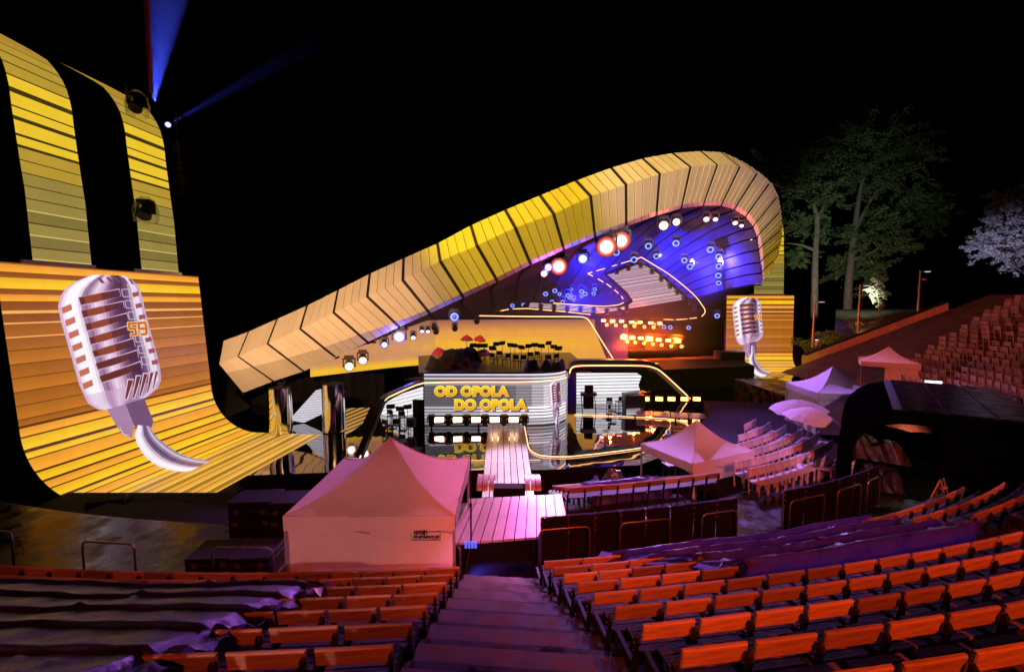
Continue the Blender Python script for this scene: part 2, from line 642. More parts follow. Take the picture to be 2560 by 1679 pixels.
# ------------------------------------------------------------------ stage floor
mb = MB()
fl = [(-12.2, 19.0), (-6.0, 19.6), (1.5, 19.7), (6.0, 20.3), (11.0, 24.2), (13.5, 27.5), (15.5, 31.5), (34, 43), (34, 56), (-20, 56), (-19, 27)]
mb.poly([(x, y, STG) for x, y in fl])
o = mb.build('stage_floor', M['mirror'])
tag(o, kind='structure')
mb = MB()
n = len(fl)
for i in range(n):
    a, b = fl[i], fl[(i + 1) % n]
    mb.poly([(a[0], a[1], PIT), (b[0], b[1], PIT), (b[0], b[1], STG - 0.004), (a[0], a[1], STG - 0.004)])
tag(mb.build('stage_skirt', M['black']), 'black skirt closing the front of the stage', 'stage skirt', kind='structure')

# ------------------------------------------------------------------ big curved LED wings
G_BR = srgb(150, 80, 22)
G_OR = srgb(250, 166, 48)
G_GO = srgb(255, 196, 36)
G_TA = srgb(246, 178, 96)
G_MID = srgb(170, 98, 24)
G_MID2 = srgb(188, 112, 28)
G_DK = srgb(92, 46, 10)
G_FL = srgb(226, 164, 60)
G_FL2 = srgb(250, 206, 110)
G_OL = srgb(150, 112, 26)


def gold_stripes(total, arc0, arc1):
    """list of (start, colour) down the wing; arc0..arc1 is the bent part"""
    st = [(0, G_BR), (.06, G_OR), (.36, G_BR), (.58, G_GO), (1.0, G_BR), (1.22, G_OR), (1.48, G_BR), (1.84, G_TA), (1.96, G_BR),
          (2.30, G_TA), (2.36, G_MID), (2.84, G_TA), (2.89, G_MID)]
    x = 3.35
    i = 0
    while x < arc0 - 0.35:
        st.append((x, G_DK))
        st.append((x + 0.03, G_MID if i % 2 else G_MID2))
        x += 0.53
        i += 1
    x = arc0 - 0.3
    i = 0
    while x < arc1 - 0.2:
        w = (0.10, 0.06, 0.13, 0.05, 0.09)[i % 5]
        st.append((x, G_DK))
        st.append((x + w, (G_OR, G_GO, G_GO, G_OR, G_GO)[i % 5]))
        x += (0.42, 0.5, 0.36, 0.55, 0.44)[i % 5]
        i += 1
    i = 0
    while x < total:
        st.append((x, (G_DK, G_FL2, G_BR)[i % 3]))
        st.append((x + (0.05, 0.07, 0.06)[i % 3], (G_FL, G_OL, G_FL)[i % 3]))
        x += (0.38, 0.30, 0.33)[i % 3]
        i += 1
    return st


class Wing:
    """curved LED wall: leaning wall, quarter bend, floor; profile in (out, z), extruded along d"""

    def __init__(s, B, al, L, lean, r, Wd, ztop, F, mirror=1):
        s.B, s.L, s.m = Vector((B[0], B[1])), L, mirror
        s.d = Vector((sin(al), cos(al)))
        s.n = Vector((cos(al), -sin(al))) * mirror
        a = [(pi / 2 - lean) * (1 - i / 24.0) for i in range(25)]
        arc = [(-r * sin(t) + r * sin(a[0]), F + r - r * cos(t)) for t in a]
        top = (-tan(lean) * (ztop - arc[0][1]), ztop)
        s.prof = [top] + arc + [(Wd, F)]
        s.cum = [0]
        for p, q in zip(s.prof, s.prof[1:]):
            s.cum.append(s.cum[-1] + hypot(q[0] - p[0], q[1] - p[1]))
        s.arc0, s.arc1, s.total = s.cum[1], s.cum[25], s.cum[-1]

    def pr(s, t):
        for i in range(len(s.cum) - 1):
            if t <= s.cum[i + 1] + 1e-9:
                k = (t - s.cum[i]) / (s.cum[i + 1] - s.cum[i])
                p, q = s.prof[i], s.prof[i + 1]
                return (lerp(p[0], q[0], k), lerp(p[1], q[1], k), q[0] - p[0], q[1] - p[1])
        p, q = s.prof[-2], s.prof[-1]
        return (q[0], q[1], q[0] - p[0], q[1] - p[1])

    def P(s, t, u, off=0.0):
        """t down the profile, u metres from the far end towards the near end"""
        w, z, dw, dz = s.pr(t)
        l = hypot(dw, dz)
        w += -dz / l * off
        z += dw / l * off
        xy = s.B - s.d * u + s.n * w
        return Vector((xy.x, xy.y, z))

    def hit(s, px, py, off=0.0):
        """where the sight line through a pixel meets the wing"""
        d = ray(px, py)
        best = None
        for i in range(len(s.prof) - 1):
            (w0, z0), (w1, z1) = s.prof[i], s.prof[i + 1]
            a3 = Vector((*(s.B + s.n * w0), z0))
            e = Vector((*(s.n * (w1 - w0)), z1 - z0))
            nn = e.cross(Vector((*s.d, 0)))
            if abs(d.dot(nn)) < 1e-9:
                continue
            t = (a3 - EYE).dot(nn) / d.dot(nn)
            if t <= 0:
                continue
            p = EYE + d * t
            k = (p - a3).dot(e) / e.dot(e)
            lo, hi = (-1e9 if i == 0 else -1e-4), (1e9 if i == len(s.prof) - 2 else 1 + 1e-4)
            if lo <= k <= hi and (best is None or t < best[0]):
                best = (t, p, e.normalized())
        t, p, e = best
        nrm = e.cross(Vector((*s.d, 0))).normalized()
        if nrm.dot(d) > 0:
            nrm = -nrm
        return p + nrm * off

    def screen(s, parent, cells=2):
        st = gold_stripes(s.total, s.arc0, s.arc1)
        brk = sorted(set([round(x, 4) for x, _ in st] + [round(c, 4) for c in s.cum] + [0, s.total]))
        brk = [b for b in brk if 0 <= b <= s.total]
        mb = MB()
        for a, b in zip(brk, brk[1:]):
            if b - a < 1e-4:
                continue
            mid = (a + b) / 2
            x0, col = [(x, c) for x, c in st if x <= mid][-1]
            nxt = [x for x, c in st if x > mid]
            x1 = nxt[0] if nxt else s.total
            nsub = max(1, int((b - a) / 0.05))
            for q in range(nsub):
                ta, tb = lerp(a, b, q / nsub), lerp(a, b, (q + 1) / nsub)
                g = ((ta + tb) / 2 - x0) / max(0.05, x1 - x0)
                for h in range(6):
                    ua_, ub_ = s.L * h / 6, s.L * (h + 1) / 6
                    side = 1.0 + 0.10 * sin(pi * (h + .5) / 6) - 0.06
                    k_ = (0.84 + 0.30 * g) * side if x1 - x0 > 0.12 else side
                    mb.poly([s.P(ta, ua_), s.P(ta, ub_), s.P(tb, ub_), s.P(tb, ua_)], tuple(min(1.0, v * k_) for v in col))
        o = mb.build('led_surface', M['led'], parent)
        # body of the wing behind the LEDs
        mb = MB()
        pts = [s.P(t, 0, -0.04) for t in s.cum]
        bk = [s.P(t, 0, -0.45) for t in s.cum]
        for e in (0, s.L):
            sh = Vector((*(-s.d * e), 0))
            for i in range(len(pts) - 1):
                mb.poly([pts[i] + sh, pts[i + 1] + sh, bk[i + 1] + sh, bk[i] + sh])
        sh = Vector((*(-s.d * s.L), 0))
        for i in range(len(pts) - 1):
            mb.poly([bk[i], bk[i + 1], bk[i + 1] + sh, bk[i] + sh])
        mb.build('wing_frame', M['black'], parent)
        return o


WL = Wing((-17.81, 25.76), 0.1017, 9.35, 0.072, 2.815, 6.75, 7.57, STG + 0.02)
tl = thing('led_wing', 'tall curved golden striped screen at left, bending onto the floor, with huge microphone picture', 'led screen', (-16, 21, STG), world=True)
WL.screen(tl)

WR = Wing((32.7, 51.0), pi / 2, 7.8, 0.03, 1.7, 2.1, 6.95, STG + 0.02)
tr = thing('led_wing', 'distant golden striped screen right of the stage shell, showing a smaller microphone picture', 'led screen', (28.6, 49, STG), world=True)
WR.screen(tr)


def mic_picture(hit, fmap, name, parent, detail=True):
    """picture of a chrome stage microphone shown on an LED surface; drawn in flat layers a few millimetres apart"""
    mb = MB()

    def H(c, off):                       # head drawing: coordinates of an enlarged view
        return hit(*fmap(130 + c[0] / 4.22, 670 + c[1] / 4.22), off)

    def Sx(c, off):                      # stem drawing
        return hit(*fmap(c[0] / 2.365, 640 + c[1] / 2.365), off)
    rows = [((430, 70), (760, 80)), ((330, 105), (830, 115)), ((230, 150), (880, 160)), ((130, 230), (915, 205)), ((90, 290), (930, 240)), ((60, 400), (955, 330)), ((90, 560), (990, 480)),
            ((130, 690), (1020, 600)), ((170, 830), (1050, 710)), ((215, 980), (1080, 820)), ((245, 1090), (1110, 930)), ((285, 1230), (1140, 1060)),
            ((335, 1340), (1150, 1180)), ((380, 1430), (1110, 1270)), ((480, 1490), (1000, 1360)), ((600, 1505), (850, 1425))]
    ramp = [(0, srgb(196, 150, 188)), (.04, srgb(230, 205, 228)), (.08, srgb(255, 250, 255)), (.20, srgb(255, 252, 255)), (.26, srgb(226, 196, 222)), (.30, srgb(112, 76, 112)),
            (.36, srgb(176, 134, 170)), (.44, srgb(238, 214, 234)), (.52, srgb(214, 176, 206)), (.58, srgb(140, 98, 136)), (.66, srgb(84, 48, 82)), (.76, srgb(66, 36, 68)),
            (.84, srgb(118, 82, 120)), (.92, srgb(250, 236, 250)), (.97, srgb(220, 196, 224)), (1, srgb(150, 112, 152))]
    N = 26
    for (l0, r0), (l1, r1) in zip(rows, rows[1:]):
        for k in range(N):
            a, b = k / N, (k + 1) / N
            q = [(lerp(l0[0], r0[0], a), lerp(l0[1], r0[1], a)), (lerp(l0[0], r0[0], b), lerp(l0[1], r0[1], b)),
                 (lerp(l1[0], r1[0], b), lerp(l1[1], r1[1], b)), (lerp(l1[0], r1[0], a), lerp(l1[1], r1[1], a))]
            y = sum(p[1] for p in q) / 4 - 0.2 * (600 - sum(p[0] for p in q) / 4)
            c = sample(ramp, (a + b) / 2)
            if y > 1230:
                c = tuple(lerp(x, v, 0.55) for x, v in zip(c, srgb(205, 165, 205)))
            mb.poly([H(p, 0.012) for p in q], c)
    brown, brown2, rim = srgb(96, 42, 26), srgb(140, 66, 24), srgb(214, 176, 206)

    def quad(p, off, c):
        mb.poly([H(x, off) for x in p], c)

    def grow(p, e):
        cx, cy = sum(x for x, _ in p) / 4, sum(y for _, y in p) / 4
        return [(cx + (x - cx) * (1 + e * 0.25), cy + (y - cy) * (1 + e)) for x, y in p]
    slots = [[(275, 310), (700, 225), (720, 300), (300, 390)], [(305, 450), (740, 355), (755, 420), (325, 525)], [(345, 590), (780, 480), (800, 545), (365, 660)],
             [(385, 735), (800, 610), (830, 690), (405, 805)], [(420, 875), (850, 745), (870, 830), (445, 940)], [(455, 1005), (890, 870), (905, 945), (480, 1070)],
             [(495, 1140), (925, 990), (945, 1065), (520, 1205)]]
    for i, q in enumerate(slots):
        quad(grow(q, 0.14), 0.020, rim)
        quad(q, 0.028, brown)
        p = [(lerp(q[0][0], q[1][0], t), lerp(q[0][1], q[1][1], t)) for t in (.12, .55)]
        r = [(lerp(q[3][0], q[2][0], t), lerp(q[3][1], q[2][1], t)) for t in (.55, .12)]
        quad([p[0], p[1], r[0], r[1]], 0.034, brown2 if i < 5 else brown)
        dk = [(lerp(q[0][0], q[1][0], t), lerp(q[0][1], q[1][1], t)) for t in (.78, 1)]
        dr = [(lerp(q[3][0], q[2][0], t), lerp(q[3][1], q[2][1], t)) for t in (1, .78)]
        quad([dk[0], dk[1], dr[0], dr[1]], 0.036, srgb(74, 36, 52))
    for i in range(7):
        dx, dy = 37 * i, 133 * i
        q = [(92 + dx, 420 + dy), (195 + dx, 380 + dy), (208 + dx, 438 + dy), (108 + dx, 482 + dy)]
        quad(grow(q, 0.2), 0.020, srgb(232, 205, 226))
        quad(q, 0.028, srgb(196, 112, 84))
        dx, dy = 34 * i, 119 * i
        q = [(838 + dx, 262 + dy), (905 + dx, 246 + dy), (915 + dx, 292 + dy), (850 + dx, 308 + dy)]
        quad(q, 0.028, srgb(158, 78, 66))
        if detail:
            b = [(725 + dx, 226 + dy), (803 + dx, 222 + dy), (822 + dx, 298 + dy), (744 + dx, 304 + dy)]
            for j in range(4):
                p, r = b[j], b[(j + 1) % 4]
                n = Vector((p[1] - r[1], r[0] - p[0])).normalized() * 4
                quad([(p[0] + n.x, p[1] + n.y), (r[0] + n.x, r[1] + n.y), (r[0] - n.x, r[1] - n.y), (p[0] - n.x, p[1] - n.y)], 0.042, srgb(206, 190, 210))
    for (a, b, w) in [((825, 1180), (770, 1380), 27), ((910, 1140), (850, 1370), 22), ((985, 1115), (920, 1350), 20), ((1050, 1100), (1000, 1310), 16), ((1100, 1090), (1060, 1270), 12)]:
        quad([(a[0] - w - 9, a[1] - 12), (a[0] + w + 9, a[1] - 12), (b[0] + w, b[1] + 10), (b[0] - w * .4, b[1] + 10)], 0.020, srgb(225, 195, 220))
        quad([(a[0] - w, a[1]), (a[0] + w, a[1]), (b[0] + w * .5, b[1]), (b[0] - w * .2, b[1])], 0.028, srgb(112, 50, 40))
    for (a, b, w) in [((490, 105), (535, 160), 20), ((575, 95), (625, 150), 17), ((655, 95), (705, 150), 16), ((735, 100), (785, 160), 15), ((810, 115), (850, 170), 13)]:
        quad([(a[0] - w, a[1]), (a[0] + w, a[1]), (b[0] + w, b[1]), (b[0] - w, b[1])], 0.028, srgb(110, 66, 96))
    # number on the badge
    gold, pale = srgb(198, 98, 20), srgb(255, 206, 110)
    five = [(878, 582), (800, 585), (806, 640), (866, 640), (876, 700), (826, 706)]
    nine = [(985, 640), (908, 640), (902, 580), (972, 576), (985, 640), (984, 694), (932, 700)]
    for w, c, off in ((19, pale, 0.048), (11, gold, 0.054)):
        for path in (five, nine):
            for p, r in zip(path, path[1:]):
                d = Vector((r[0] - p[0], r[1] - p[1])).normalized()
                n = Vector((-d.y, d.x)) * w
                e = d * w * 0.8
                quad([(p[0] + n.x - e.x, p[1] + n.y - e.y), (r[0] + n.x + e.x, r[1] + n.y + e.y), (r[0] - n.x + e.x, r[1] - n.y + e.y), (p[0] - n.x - e.x, p[1] - n.y - e.y)], off, c)
                off += 0.0006
    # neck and curved stem
    def squad(p, off, c):
        mb.poly([Sx(x, off) for x in p], c)
    squad([(630, 905), (740, 875), (790, 1000), (780, 1075), (735, 1060), (690, 1010)], 0.020, srgb(168, 128, 166))
    squad([(740, 875), (850, 838), (905, 975), (895, 1010), (830, 1060), (790, 1000)], 0.0215, srgb(112, 78, 112))
    stem = [((786, 905), (826, 900)), ((796, 950), (848, 945)), ((812, 1000), (878, 1000)), ((795, 1060), (912, 1055)), ((806, 1105), (940, 1085)), ((840, 1165), (990, 1125)), ((890, 1215), (1055, 1165)),
            ((940, 1245), (1105, 1185)), ((1000, 1265), (1160, 1200)), ((1070, 1277), (1205, 1207)), ((1130, 1272), (1245, 1212))]
    sr = [(0, srgb(240, 228, 242)), (.2, srgb(255, 250, 255)), (.36, srgb(226, 205, 230)), (.44, srgb(120, 96, 128)), (.62, srgb(96, 74, 108)), (.74, srgb(150, 128, 160)), (.84, srgb(205, 190, 214)), (1, srgb(120, 98, 130))]
    n = 9
    for (l0, r0), (l1, r1) in zip(stem, stem[1:]):
        for k in range(n):
            a, b = k / n, (k + 1) / n
            squad([(lerp(l0[0], r0[0], a), lerp(l0[1], r0[1], a)), (lerp(l0[0], r0[0], b), lerp(l0[1], r0[1], b)), (lerp(l1[0], r1[0], b), lerp(l1[1], r1[1], b)), (lerp(l1[0], r1[0], a), lerp(l1[1], r1[1], a))],
                  0.030, sample(sr, (a + b) / 2))
    for rad, c, off in ((46, srgb(205, 176, 205), 0.040), (38, srgb(150, 112, 150), 0.046), (28, srgb(205, 176, 205), 0.050), (23, srgb(160, 122, 160), 0.054)):
        squad([(740 + rad * 0.82 * cos(t * pi / 8) + 8 * sin(t * pi / 8), 1008 + rad * 1.25 * sin(t * pi / 8)) for t in range(16)], off, c)
    return mb.build(name, M['led'], parent)


mic_picture(WL.hit, lambda x, y: (x, y), 'microphone_picture', tl)


def map_right(x, y):
    e = max(0, y - 1010)
    return (1868 + (x - 0.17 * (y - 850) - 270) * 0.335 - e * 0.05, 744 + (y + 0.10 * (x - 270) - 687) * 0.345 + e * 0.12)


mic_picture(WR.hit, map_right, 'microphone_picture', tr, False)

# tall strips above the wings
TW_PX = [(233, 662), (225, 585), (217, 507), (206, 438), (196, 369), (189, 320), (184, 277), (178, 250), (171, 226), (162, 206), (152, 189), (138, 170), (122, 152), (97, 136), (69, 120), (36, 102), (0, 83)]
p0 = WL.hit(233, 668)
d3 = Vector((*WL.d, 0))
u_ref = -(Vector((p0.x, p0.y)) - WL.B).dot(WL.d)
tw_prof = []
for x, y in TW_PX:
    q = at_plane(x, y, p0, d3)
    w = (Vector((q.x, q.y)) - WL.B).dot(WL.n)
    tw_prof.append((w, q.z))
w0 = tw_prof[0][0]
tw_prof = [(w - w0 - 0.42, z) for w, z in tw_prof]
T_OL, T_OL2, T_ME, T_BR, T_TOP, T_DK, T_LT = srgb(126, 112, 52), srgb(150, 132, 62), srgb(182, 150, 50), srgb(236, 196, 46), srgb(176, 138, 48), srgb(66, 52, 16), srgb(206, 190, 110)


def tower(name, label, P, width, parent_loc, dim=1.0):
    """P(w, z, u) gives a point; the strip is u in 0..width; stripes run across"""
    t = thing(name, label, 'led strip', parent_loc, world=True)
    cum = [0]
    for a, b in zip(tw_prof, tw_prof[1:]):
        cum.append(cum[-1] + hypot(b[0] - a[0], b[1] - a[1]))
    tot = cum[-1]

    def at(s):
        for i in range(len(cum) - 1):
            if s <= cum[i + 1] + 1e-9:
                k = (s - cum[i]) / (cum[i + 1] - cum[i])
                return lerp(tw_prof[i][0], tw_prof[i + 1][0], k), lerp(tw_prof[i][1], tw_prof[i + 1][1], k)
        return tw_prof[-1]
    st = []
    x = 0.0
    i = 0
    while x < tot:
        f = x / tot
        if f < 0.17:
            st += [(x, T_LT if i % 2 == 0 else T_DK), (x + 0.05, T_OL if i % 2 else T_OL2)]
            x += 0.48
        elif f < 0.36:
            st += [(x, T_DK), (x + 0.04, T_ME if f > 0.26 else T_OL2)]
            x += 0.50
        elif f < 0.60:
            wd = (0.10, 0.16, 0.06, 0.20, 0.12)[i % 5]
            st += [(x, T_DK), (x + wd, T_BR)]
            x += (0.62, 0.5, 0.55, 0.66, 0.45)[i % 5]
        elif f < 0.72:
            st += [(x, T_DK), (x + 0.06, T_ME)]
            x += 0.52
        else:
            st += [(x, srgb(110, 86, 26)), (x + 0.05, T_TOP)]
            x += 0.6
        i += 1
    brk = sorted(set([round(a, 4) for a, _ in st if a < tot] + [round(c, 4) for c in cum]))
    mb = MB()
    for a, b in zip(brk, brk[1:]):
        if b - a < 1e-3:
            continue
        col = [c for s0, c in st if s0 <= (a + b) / 2][-1]
        col = tuple(c * dim for c in col)
        wa, za = at(a)
        wb, zb = at(b)
        mb.poly([P(wa, za, 0), P(wb, zb, 0), P(wb, zb, width), P(wa, za, width)], col)
    mb.build('led_surface', M['led'], t)
    mb = MB()
    pts = [(w - 0.05, z) for w, z in tw_prof]
    bk = [(w - 0.5, z) for w, z in tw_prof]
    for e in (0, width):
        for i in range(len(pts) - 1):
            mb.poly([P(*pts[i], e), P(*pts[i + 1], e), P(*bk[i + 1], e), P(*bk[i], e)])
    for i in range(len(pts) - 1):
        mb.poly([P(*bk[i], 0), P(*bk[i + 1], 0), P(*bk[i + 1], width), P(*bk[i], width)])  # every other slab in darker concrete
    mb.build('strip_frame', M['black'], t)
    mb = MB()
    w, z = tw_prof[0]
    a, b = P(w + 0.06, z - 0.10, -0.1), P(w + 0.06, z - 0.10, width + 0.45)
    mb.bar(a, b, 0.10, 0.16)
    mb.build('base_ledge', M['fascia'], t)
    return t


def towerP(u0):
    def f(w, z, u):
        xy = WL.B - WL.d * (u0 + u) + WL.n * (w + tan(0.072) * 0)
        return Vector((xy.x, xy.y, z))
    return f


def u_of(px, py):
    q = WL.hit(px, py)
    return -(Vector((q.x, q.y)) - WL.B).dot(WL.d)


wtop = WL.prof[0][0]
tw_prof = [(w + wtop + 0.40, z) for w, z in tw_prof]
ua, ub = u_of(233, 690), u_of(88, 690)
tower('led_tower', 'nearer and wider of two tall golden strips rising above the left screen', towerP(ua), ub - ua, (-18.6, 20.5, 7.6))
uc, ud = u_of(449, 700), u_of(358, 700)
tower('led_tower', 'narrower golden strip above the left screen, with moving lamps hung before it', towerP(uc), ud - uc, (-18.3, 24, 7.6))


def towerR(w, z, u):
    return Vector((31.35 - u, 51.0 - w + wtop, z - 0.6))


tower('led_tower', 'distant golden strip behind the curled right end of the stage roof', towerR, 3.4, (29.6, 51, 7.0), 0.85)

# ------------------------------------------------------------------ stage roof: rim cladding, shell, lining
RIM_T = Vector((43, 14, 0)).normalized()
RIM_N = Vector((RIM_T.y, -RIM_T.x, 0))          # towards the audience
RIM_P = Vector((-19, 29, 0))


def rim(px, py, out=0.0):
    return at_plane(px, py, RIM_P + RIM_N * out, RIM_N)


# joints of the cladding bays: outer edge, crease, lower crease share, inner edge
J = [((558, 852), (547.5, 910), .30, (606, 982)), ((621.5, 829), (595, 890.6), .42, (683, 952)), ((693, 797), (669, 859), .52, (759, 927.6)),
     ((767.7, 763.8), (750.8, 822), .66, (838, 892)), ((845, 725), (834, 781), .74, (919, 855)), ((924.4, 684.5), (918, 741), .86, (998.4, 816.6)),
     ((1009, 645.8), (1007, 700.4), .9, (1074, 783)), ((1093.5, 608.8), (1100.6, 652.8), .9, (1158.7, 744)), ((1177, 563.7), (1192, 613.7), .9, (1244, 704)),
     ((1263, 525), (1288, 569), .9, (1327, 661.7)), ((1350, 488.7), (1384, 535), .9, (1410.5, 625)), ((1440, 452), (1476.6, 490.7), .9, (1488, 592.5)),
     ((1528.5, 419.6), (1565, 462), .9, (1566, 565.6)), ((1607, 396.5), (1649.6, 435), .9, (1641, 538.7)), ((1682, 383), (1726.5, 417.6), .9, (1703.4, 521)),
     ((1753, 378.4), (1793.7, 412), .9, (1758, 513.7)), ((1805, 381), (1849.4, 417.6), .9, (1803, 513.7)), ((1849, 400), (1893.6, 433), .9, (1836, 523)),
     ((1891.7, 427), (1924, 458), .9, (1865, 540.6)), ((1926, 455), (1944, 491), .9, (1884, 565.6)), ((1943, 490), (1951, 529), .9, (1893.6, 590.6)),
     ((1952, 535), (1953, 575), .9, (1899, 621)), ((1954, 580), (1949, 614), .9, (1903, 652)), ((1948, 625), (1938, 650), .9, (1905, 679)), ((1922, 684), (1915, 694), .9, (1907, 708))]
NJ = len(J)


def joint(g):
    """interpolated joint line (four points in the place) at fractional bay number g"""
    i = min(int(g), NJ - 2)
    k = g - i

    def L2(a, b):
        return (lerp(a[0], b[0], k), lerp(a[1], b[1], k))
    a, b = J[i], J[i + 1]
    o, c, f, n = L2(a[0], b[0]), L2(a[1], b[1]), lerp(a[2], b[2], k), L2(a[3], b[3])
    lc = (lerp(c[0], n[0], f), lerp(c[1], n[1], f))
    out = 1.15 if g < 14 else max(0.35, 1.15 - 0.1 * (g - 14))
    low = out * (0.55 if g > 6 else 0.9 - 0.35 * g / 6)
    return [rim(*o), rim(*c, out), rim(*lc, low), rim(*n)]


roof = thing('stage_roof', 'huge teardrop stage roof rim clad in yellow and pinkish lit panels', 'stage roof', (0, 36, STG), world=True)
for i in range(NJ - 1):
    nsub = 4 if i < 16 else 3
    e0 = 0.034 if i < 16 else 0.05
    for j in range(nsub):
        a, b = i + e0 + (1 - 2 * e0) * j / nsub, i + e0 + (1 - 2 * e0) * (j + 1) / nsub
        ga, gb = a + 0.006, b - 0.006
        A, B = joint(ga), joint(gb)
        tilt = RIM_N * 0.10
        A = [p + tilt for p in A]                       # one edge proud of the next, like lapped boards
        mb = MB()
        back = -RIM_N * 0.10
        mb.grid([A, B], flip=True)
        mb.grid([[p + back for p in A], [p + back for p in B]])
        for q in (A, B):
            for k in range(3):
                mb.poly([q[k], q[k + 1], q[k + 1] + back, q[k] + back])
        for k in (0, 3):
            mb.poly([A[k], B[k], B[k] + back, A[k] + back])
        mb.build('fascia_panel', M['fascia'], roof)
# dark carcass just behind the cladding
mb = MB()
gs = [i / 2 for i in range(0, 2 * (NJ - 1) + 1)]
car = [[p - RIM_N * 0.13 for p in joint(g)] for g in gs]
mb.grid(car)
mb.build('fascia_carcass', M['rib'], roof)
# outer skin running back from the rim, and lining of the shell
BACK = -RIM_N
ctr = rim(1500, 800)
mb = MB()
sk = []
for g in gs:
    o = joint(g)[0] - RIM_N * 0.16
    row = []
    for t in (0, .15, .4, .7, 1.0):
        q = o + BACK * (13.0 * t)
        sh = 1 - 0.55 * t ** 1.6
        base = ctr + BACK * (13.0 * t)
        q = base + (q - base) * sh
        q.z = STG + (o.z - STG) * (1 - 0.6 * t ** 1.8)
        row.append(q)
    sk.append(row)
mb.grid(sk)
mb.build('roof_skin', M['black'], roof, smooth=True)
mb = MB()
ln = []
for g in gs:
    o = joint(g)[3] - RIM_N * 0.17
    row = []
    for t in (0, .12, .3, .55, .8, 1.0):
        base = ctr + BACK * (11.5 * t)
        q = o + BACK * (11.5 * t)
        q = base + (q - base) * (1 - 0.42 * t ** 1.7)
        q.z = (STG + 1.0) + (o.z - STG - 1.0) * (1 - 0.5 * t ** 1.9)
        row.append(q)
    ln.append(row)
mb.grid(ln)
mb.build('shell_lining', M['lining'], roof, smooth=True)
# back wall of the shell
mb = MB()
bw = [r[-1] for r in ln]
mb.poly([(p.x, p.y, p.z) for p in bw] + [(bw[-1].x, bw[-1].y, STG), (bw[0].x, bw[0].y, STG)])
mb.build('shell_back_wall', M['lining'], roof)
# soffit of the rim: dark strip between lower edge and lining with ribs
mb = MB()
for g in [x * 0.5 + 0.25 for x in range(0, 2 * (NJ - 1))]:
    i = ln[min(int(round(g * 2)), len(ln) - 1)]
    mb.tube([p + Vector((0, 0, -0.12)) for p in i], 0.07, 4)
o = mb.build('shell_rib', M['black'], roof)
tag(o, kind='stuff')

# ------------------------------------------------------------------ lamps: one moving head with parts, then copies
def head_meshes():
    d = {}
    mb = MB(); mb.box((0, 0, 0.27), (0.34, 0.34, 0.14)); d['base'] = mb.data('base')
    mb = MB()
    mb.box((-0.21, 0, 0.08), (0.05, 0.14, 0.34)); mb.box((0.21, 0, 0.08), (0.05, 0.14, 0.34)); mb.box((0, 0, 0.22), (0.44, 0.16, 0.05))
    d['yoke'] = mb.data('yoke')
    mb = MB()
    mb.tube([(0, 0.26, 0), (0, 0.2, 0), (0, -0.1, 0), (0, -0.24, 0), (0, -0.25, 0)], [0.09, 0.15, 0.17, 0.19, 0.17], 14)
    d['head'] = mb.data('head', True)

    def disc(r, y, m, n=18):
        mb = MB(); mb.poly([(r * cos(2 * pi * k / n), y, r * sin(2 * pi * k / n)) for k in range(n)][::-1]); me = mb.data('lens'); me.materials.append(m); return me

    def ring(r0, r1, y, m, n=20):
        mb = MB()
        for k in range(n):
            a, b = 2 * pi * k / n, 2 * pi * (k + 1) / n
            mb.poly([(r0 * cos(b), y, r0 * sin(b)), (r1 * cos(b), y, r1 * sin(b)), (r1 * cos(a), y, r1 * sin(a)), (r0 * cos(a), y, r0 * sin(a))][::-1])
        me = mb.data('lens'); me.materials.append(m); return me
    def halo_lens(stops, m, n=20):  # lens with the lamp's bloom painted on as coloured outer rings
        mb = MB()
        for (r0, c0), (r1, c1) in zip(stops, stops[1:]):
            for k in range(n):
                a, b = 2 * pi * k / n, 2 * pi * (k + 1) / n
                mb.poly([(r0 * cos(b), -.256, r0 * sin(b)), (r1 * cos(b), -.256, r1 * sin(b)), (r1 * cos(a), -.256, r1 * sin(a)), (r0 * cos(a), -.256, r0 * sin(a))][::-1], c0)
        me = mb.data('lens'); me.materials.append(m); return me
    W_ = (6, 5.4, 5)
    d['lens_white'] = halo_lens([(0.002, W_), (.10, (3, 2.2, 1.9)), (.135, (1.1, .55, .42)), (.165, 0)], M['led_small'])
    d['lens_red'] = halo_lens([(0.002, W_), (.10, (4, 2.4, 1.8)), (.125, (2.2, .6, .35)), (.15, (1.0, .12, .07)), (.185, (.42, .03, .03)), (.215, 0)], M['led_small'])
    d['lens_cool'] = halo_lens([(0.002, (4.6, 4.8, 6)), (.09, (2, 2.2, 5)), (.125, (.4, .4, 2.4)), (.155, (.10, .07, .8)), (.19, 0)], M['led_small'])
    d['lens_orange'] = disc(0.165, -0.256, M['lamp_orange'])
    d['lens_blue'] = ring(0.10, 0.165, -0.256, M['lamp_blue'])
    d['lens_ringorange'] = ring(0.09, 0.165, -0.256, M['lamp_orange'])
    d['lens_off'] = disc(0.165, -0.256, M['blackgloss'])
    for k in ('base', 'yoke', 'head'):
        d[k].materials.append(M['blackgloss'])
    return d


HM = head_meshes()


def lamp(px, py, out, kind, rpx, label, group, look=None, base_up=True, tilt=0.0):
    """moving head at a point on a plane parallel to the rim; rpx = lens radius seen in the photograph"""
    p = rim(px, py, out) if not isinstance(out, Vector) else out
    k = max(0.55, rpx / FPX * p.y / 0.165)
    t = thing('moving_head_lamp', label, 'stage lamp', p, group=group)
    look = look or Vector((0, 0, CAM_Z)) - p
    rz = atan2(look.y, look.x) + pi / 2
    rx = -atan2(look.z, hypot(look.x, look.y))
    t.rotation_euler = (0, 0, rz)
    t.scale = (k, k, k)
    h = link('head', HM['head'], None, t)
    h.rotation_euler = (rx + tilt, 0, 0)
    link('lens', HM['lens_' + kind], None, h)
    link('yoke', HM['yoke'], None, t)
    link('base', HM['base'], None, t)
    return t


